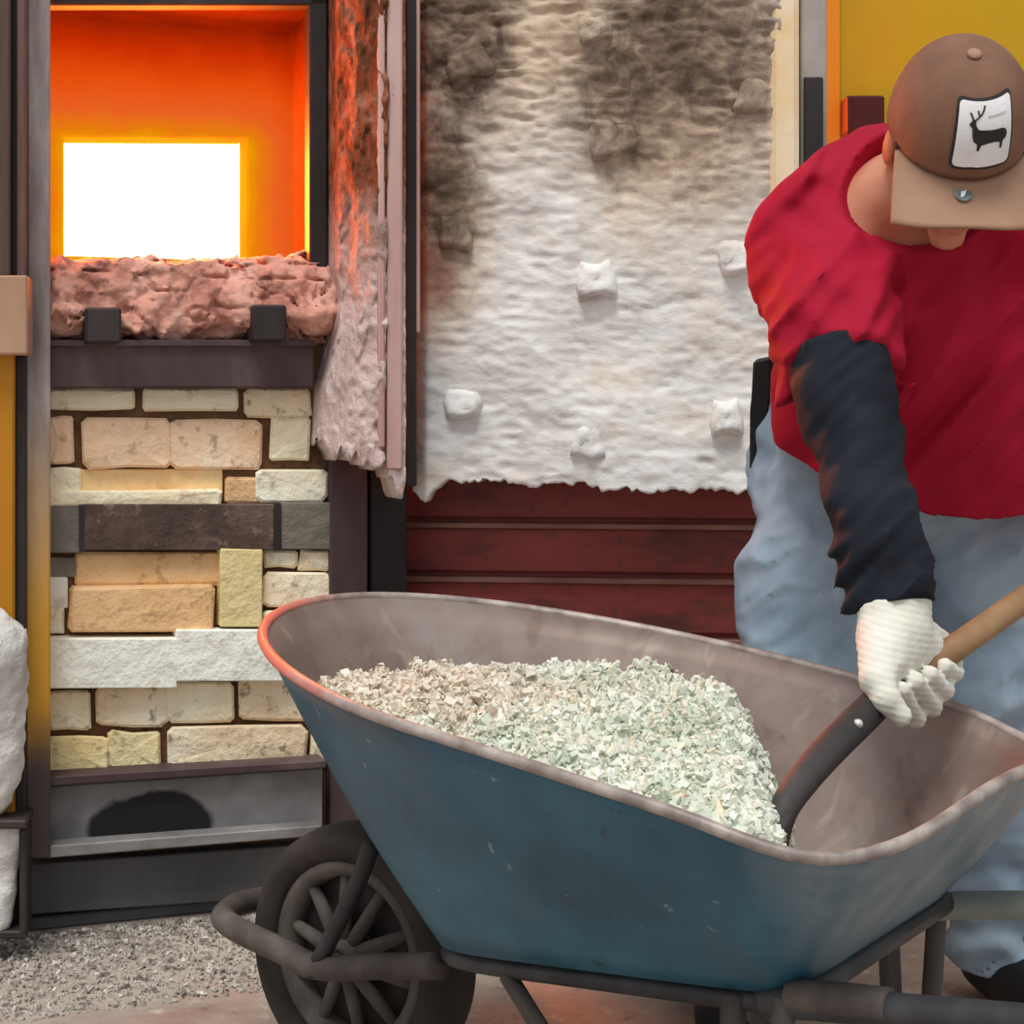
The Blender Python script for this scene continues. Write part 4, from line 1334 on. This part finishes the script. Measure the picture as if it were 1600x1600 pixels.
# --- jeans
def jeans_out(P):
    Q = P.copy(); Q[..., 0] = (Q[..., 0] - 0.575) * 0.74 + 0.575
    d = sd_cap(Q, (0.575, 2.50, 0.80), (0.575, 2.475, 0.88), 0.138, 0.128) / 0.86
    d = smin(d, chain(P, [HIR, MTR, KNR, (ANR[0], ANR[1], 0.09)], [0.108, 0.092, 0.082, 0.068], 0.03), 0.04)
    d = smin(d, chain(P, [HIL, MTL, KNL, (ANL[0], ANL[1], 0.09)], [0.108, 0.094, 0.084, 0.070], 0.03), 0.04)
    w = np.clip(1 - np.abs(P[..., 2] - 0.52) / 0.3, 0, 1)
    wr = fbm(np.stack([P[..., 0] * 4 + P[..., 2] * 5, P[..., 1] * 4, P[..., 2] * 10 - P[..., 0] * 9], -1).astype(np.float32), 1.0, 2)
    wr2 = fbm(np.stack([P[..., 0] * 9 + P[..., 2] * 11 + 3, P[..., 1] * 8, P[..., 2] * 24 - P[..., 0] * 20], -1).astype(np.float32), 1.0, 2)
    d = d - 0.009 * (1 - 2 * np.abs(wr)) - 0.005 * (1 - 2 * np.abs(wr2)) - 0.005 * fbm(P, 6, 2)
    low = np.clip((0.32 - P[..., 2]) / 0.2, 0, 1)
    d = d - low * 0.007 * np.sin(P[..., 2] * 80 + 4 * vnoise(P, 9))
    return d
def jeans_fn(P):
    o_ = jeans_out(P)
    inner = np.minimum(chain(P, [HIR, MTR, KNR, (ANR[0], ANR[1], 0.0)], [0.09, 0.076, 0.062, 0.05], 0.02), chain(P, [HIL, MTL, KNL, (ANL[0], ANL[1], 0.0)], [0.09, 0.076, 0.062, 0.05], 0.02))
    d = np.maximum(o_, -inner)
    d = np.maximum(d, P[..., 2] - 0.92)
    d = np.maximum(d, 0.055 + 0.0 * P[..., 0] - P[..., 2])
    return d
jeans = sdf_mesh('jeans', jeans_fn, (0.20, 2.22, 0.03), (0.88, 2.72, 0.95), 0.0065, M_denim, person)
tag(jeans, 'pale blue jeans')

# --- black arm covers
def cover(P, a, b, ra, rb, up):
    a = np.array(a, np.float32); b = np.array(b, np.float32)
    ax = (b - a) / np.linalg.norm(b - a)
    s_ = (P - a) @ ax
    L = float(np.linalg.norm(b - a))
    h = np.clip(s_ / L, 0, 1)
    dd = P - a - (np.clip(s_, -up, L))[..., None] * ax
    d = np.sqrt((dd * dd).sum(-1)) - (ra + (rb - ra) * h)
    w = np.clip(s_ / L, 0, 1)
    n_ = vnoise(P, 12)
    sm = d
    st_ = np.stack([P[..., 0] * 14 + s_ * 8, P[..., 1] * 16, s_ * 26 + 16 * (P[..., 0] - a[0])], -1).astype(np.float32)
    fold = (1 - 2.2 * np.abs(fbm(st_, 1.0, 2))) * (0.004 + 0.009 * np.clip(w * 1.6 - 0.6, 0, 1)) + 0.009 * fbm(P, 12, 2)
    fold = np.maximum(fold, -0.009)
    d = np.maximum(d - fold, -(sm + 0.034))
    d = np.maximum(d, s_ - L)
    return np.maximum(d, -up - s_ )
cA = Vector(at(1318, 575, 2.075)); cB = Vector(at(1394, 950, 1.975))
sdf_mesh('arm_cover', lambda P: cover(P, cA, cB, 0.058, 0.048, 0.030), (cA.x - 0.12, 1.86, 0.60), (cB.x + 0.12, 2.20, 1.03), 0.005, M_black, person)
cA2 = Vector(ELL); cB2 = Vector(WRL)
sdf_mesh('arm_cover', lambda P: cover(P, cA2, cB2, 0.060, 0.046, 0.035), (0.74, 2.10, 0.72), (1.02, 2.45, 1.06), 0.0075, M_black, person)

# --- gloves
def glove_r(P):
    d = hand_r(P)
    cuff = sd_cap(P, at(1396, 942, 1.976), at(1398, 975, 1.968), 0.0430, 0.0385)
    cuff = smax(cuff, -plane_d(P, at(1394, 944, 1.975), Vector(at(1398, 1000, 1.96)) - Vector(at(1384, 940, 1.975))), 0.003)
    d = smin(d, cuff, 0.012)
    sw = np.sin(((P[..., 2]) * 1.0 + P[..., 0] * 0.25) * 800) * 0.0006
    return d - sw - 0.0012 * fbm(P, 60, 2)
gl = sdf_mesh('glove', glove_r, (0.38, 1.84, 0.48), (0.58, 2.10, 0.72), 0.0028, M_glove, person)
tag(gl, 'white knitted work glove')
gl2 = sdf_mesh('glove', hand_l, (HANDL.x - 0.12, HANDL.y - 0.1, HANDL.z - 0.08), (HANDL.x + 0.13, HANDL.y + 0.12, HANDL.z + 0.14), 0.0045, M_glove, person)

# --- shoes
def shoe(P, an, toe):
    d = sd_cap(P, (an[0], an[1] + 0.03, 0.055), (toe[0], toe[1], 0.046), 0.050, 0.044)
    d = smin(d, sd_cap(P, (an[0], an[1], 0.07), (an[0], an[1], 0.13), 0.05, 0.046), 0.02)
    return np.maximum(d, 0.002 - P[..., 2])
for an, toe in ((ANR, (ANR[0] - 0.02, ANR[1] - 0.15)), (ANL, (ANL[0] + 0.03, ANL[1] - 0.13))):
    sh = sdf_mesh('shoe', lambda P: shoe(P, an, toe), (an[0] - 0.12, an[1] - 0.26, -0.01), (an[0] + 0.14, an[1] + 0.12, 0.20), 0.006, M_shoe, person)
    if an is ANR:
        c0 = Vector((an[0] - 0.02, an[1] - 0.07, 0.10))
        loop_ = [c0 + Vector((0, 0, 0)), c0 + Vector((-0.025, -0.02, 0.018)), c0 + Vector((-0.045, -0.02, 0.008)), c0 + Vector((-0.05, -0.03, -0.018)), c0 + Vector((-0.028, -0.035, -0.022)), c0 + Vector((0, -0.01, -0.004))]
        tube('lace', loop_, 0.003, M_shoe, sh, 6, 4)

# --- hair at the temple and nape
def hair_fn(P):
    q = (P - np.array(CC, np.float32)) @ HR
    d = sd_ell(q, (0, -0.004, -0.002), (0.080, 0.094, 0.080))
    d = smax(d, q[..., 2] - 0.01, 0.006)
    d = smax(d, (q[..., 1] - 0.030 - 0.2 * (q[..., 2] + 0.02)), 0.008)
    for sgn in (-1, 1):
        d = smin(d, sd_cap(q, (0.070 * sgn, 0.040, -0.004), (0.064 * sgn, 0.042, -0.070), 0.012, 0.007), 0.01)
    return d - 0.003 * vnoise(P, 90)
sdf_mesh('hair', hair_fn, tuple(CC - Vector((0.16,) * 3)), tuple(CC + Vector((0.16,) * 3)), 0.006, M_hair, person)

# --- cap
t = NT('cap_cloth')
a = t.noise(12, 4); b = t.noise(300, 2)
t.color(t.ramp(a, [(0.3, (112, 80, 64)), (0.5, (122, 88, 70)), (0.7, (134, 98, 80))])).bump(b, 0.15, 0.001).surf(0.8, 0, 0.2)
M_cap = t.m
M_visor = simple('visor_cloth', [(0.3, (150, 114, 92)), (0.7, (164, 128, 104))], 10, 0.75, 0.1, 0.001, bscale=300)
M_white = simple('patch_white', [(0.3, (222, 222, 222)), (0.7, (236, 236, 236))], 30, 0.8, 0)
M_ink = simple('patch_black', [(0.3, (38, 34, 34)), (0.7, (58, 52, 52))], 60, 0.8, 0)
M_sticker = simple('sticker_grey', [(0.3, (96, 110, 112)), (0.7, (132, 144, 146))], 60, 0.3, 0)
RX, RY, RZ = 0.0865, 0.101, 0.108
def crown_pt(a, b, off=0.0):
    """a: azimuth (0 = forward), b: 0 base .. 1 top"""
    el = b * PI / 2
    ca = math.cos(el) ** 0.86
    z = RZ * math.sin(el) ** 0.95
    fwd = max(0, math.cos(a))
    x = (RX + off) * math.sin(a) * ca
    y = (RY + off) * math.cos(a) * ca + 0.006 * fwd * math.sin(el * 2)
    seam = 0.0012 * sum(math.exp(-((((a - s0 + PI) % (2 * PI)) - PI) / 0.035) ** 2) for s0 in [PI / 6 * 0 , PI / 3, -PI / 3, 2 * PI / 3, -2 * PI / 3, PI]) * math.cos(el)
    k = 1 - seam / 0.09
    return hd(x * k, y * k, (z + off * math.sin(el)) - 0.002)
V, F = [], []
NA, NB = 96, 26
for j in range(NB):
    for i in range(NA):
        V.append(crown_pt(2 * PI * i / NA, j / NB * 0.995))
V.append(crown_pt(0, 1.0))
for j in range(NB - 1):
    for i in range(NA):
        k = (i + 1) % NA
        F.append((j * NA + i, (j + 1) * NA + i, (j + 1) * NA + k, j * NA + k))
for i in range(NA):
    F.append(((NB - 1) * NA + i, len(V) - 1, (NB - 1) * NA + (i + 1) % NA))
capo = from_py('cap', V, F, M_cap, person, True)
tag(capo, 'brown trucker cap with white square animal patch')
md = capo.modifiers.new('cloth', 'SOLIDIFY'); md.thickness = 0.003; md.offset = -1
def visor_fn(s_, t_):
    x_ = s_ * 2 - 1
    a_ = x_ * math.radians(66)
    bx, by = RX * math.sin(a_), RY * math.cos(a_)
    ox = 0.088 * x_; oy = 0.168 - 0.022 * abs(x_) ** 3 - 0.004 * x_ * x_
    xx = bx + (ox - bx) * t_; yy = by + (oy - by) * t_
    zz = -0.002 - 0.010 * t_ - 0.020 * x_ * x_ * t_ ** 0.8 - 0.004 * math.sin(PI * t_)
    return hd(xx, yy, zz)
vis = grid_slab('visor', visor_fn, 28, 12, M_visor, capo, -Uh * 0.004)
bm = bmesh.new(); bmesh.ops.create_uvsphere(bm, u_segments=14, v_segments=8, radius=0.009)
for v_ in bm.verts:
    v_.co = hd(v_.co.x, v_.co.y, RZ + v_.co.z * 0.45)
from_bm('cap_button', bm, M_visor, capo, True)
# patch: black edged white rounded square, curved with the crown
def on_crown(x, y, off):
    """x sideways, y upward in metres on the front panel"""
    b_ = y / 0.150
    return crown_pt(-x / (0.098 * math.cos(b_ * PI / 2) ** 0.7), b_, off)
PX0, PY0 = 0.013, 0.058           # centre of the patch on the panel
def rounded(w, h, r, n=5):
    out = []
    for cx, cy, a0 in ((w - r, h - r, 0), (-w + r, h - r, 90), (-w + r, -h + r, 180), (w - r, -h + r, 270)):
        for i in range(n + 1):
            a_ = math.radians(a0 + 90 * i / n)
            out.append((cx + r * math.cos(a_), cy + r * math.sin(a_)))
    return out
def decal(name, poly, off, mat, parent, thick=0.0016, sc_=1.0):
    """flat outline laid on the crown: triangulated, subdivided, mapped, with thickness"""
    bm = bmesh.new()
    vs = [bm.verts.new((x, y, 0)) for x, y in poly]
    f_ = bm.faces.new(vs)
    for v_ in bm.verts: v_.co *= sc_
    bmesh.ops.triangulate(bm, faces=[f_])
    bmesh.ops.subdivide_edges(bm, edges=[e for e in bm.edges if e.calc_length() > 0.009], cuts=3, use_grid_fill=True)
    bmesh.ops.triangulate(bm, faces=bm.faces)
    bmesh.ops.subdivide_edges(bm, edges=[e for e in bm.edges if e.calc_length() > 0.004], cuts=2, use_grid_fill=True)
    bmesh.ops.triangulate(bm, faces=bm.faces)
    r_ = bmesh.ops.extrude_face_region(bm, geom=bm.faces[:])
    top = {v_ for v_ in r_['geom'] if isinstance(v_, bmesh.types.BMVert)}
    for v_ in bm.verts:
        v_.co = on_crown(PX0 + v_.co.x, PY0 + v_.co.y, off + (thick if v_ in top else 0))
    return from_bm(name, bm, mat, parent)
patch = decal('patch_border', rounded(0.0415, 0.0415, 0.008), 0.0005, M_ink, capo, 0.0022)
decal('patch_field', rounded(0.0375, 0.0375, 0.006), 0.0030, M_white, patch, 0.0012)
# animal silhouette with long horns, standing, facing left
animal = [(-0.0200, 0.0105), (-0.0160, 0.0150), (-0.0125, 0.0145), (-0.0120, 0.0095), (-0.0085, 0.0055), (0.0060, 0.0045), (0.0200, 0.0040), (0.0245, 0.0020), (0.0262, -0.0020), (0.0250, -0.0060), (0.0215, -0.0080), (0.0205, -0.0150), (0.0185, -0.0150), (0.0182, -0.0090), (0.0120, -0.0075), (0.0040, -0.0080), (-0.0040, -0.0095), (-0.0060, -0.0150), (-0.0080, -0.0150), (-0.0085, -0.0090), (-0.0130, -0.0060), (-0.0150, 0.0000), (-0.0158, 0.0070)]
decal('animal_emblem', animal, 0.0044, M_ink, patch, 0.0006, 1.15)
for hp in ([(-0.0140, 0.0140), (-0.0085, 0.0180), (-0.0045, 0.0230), (-0.0030, 0.0285)], [(-0.0150, 0.0140), (-0.0175, 0.0190), (-0.0195, 0.0215)], [(-0.0085, 0.0180), (-0.0105, 0.0235)]):
    tube('horn', [on_crown(PX0 + x * 1.15, PY0 + y * 1.15, 0.0046) for x, y in hp], 0.0010, M_ink, patch, 6, 4)
M_faint = simple('patch_grey', [(0.3, (176, 176, 176)), (0.7, (196, 196, 196))], 90, 0.8, 0)
decal('patch_line', [(0.0015, 0.0195), (0.0285, 0.0195), (0.0285, 0.0212), (0.0015, 0.0212)], 0.0044, M_faint, patch, 0.0004)
# round sticker on the visor
def disc(name, r, dz, mat, parent, pts=None):
    V = []; n_ = 20
    poly = pts or [(r * math.cos(2 * PI * i / n_), r * math.sin(2 * PI * i / n_)) for i in range(n_)]
    for up_ in (0, 0.0012):
        for x, y in poly:
            V.append(hd(0.004 + x, 0.120 + y, -0.0085 + dz + up_ + 0.0 * y))
    m_ = len(poly)
    F = [tuple(range(m_))[::-1], tuple(range(m_, 2 * m_))] + [(i, (i + 1) % m_, m_ + (i + 1) % m_, m_ + i) for i in range(m_)]
    return from_py(name, V, F, mat, parent)
st = disc('sticker', 0.0105, 0.0012, M_sticker, vis)
disc('sticker_mark', 0, 0.0026, M_white, st, [(-0.004, -0.006), (0.003, -0.003), (0.004, 0.007), (-0.001, 0.003)])

# --- phone pouch on the hip
pp = [at(1176, 562, 2.47), at(1206, 556, 2.47), at(1202, 600, 2.47), at(1192, 738, 2.47), at(1170, 736, 2.47), at(1172, 640, 2.47)]
po = from_bm('belt_pouch', prism_bm(pp, (0.03, 0.075, 0), 0.005), M_shoe, person)
fix_parents()
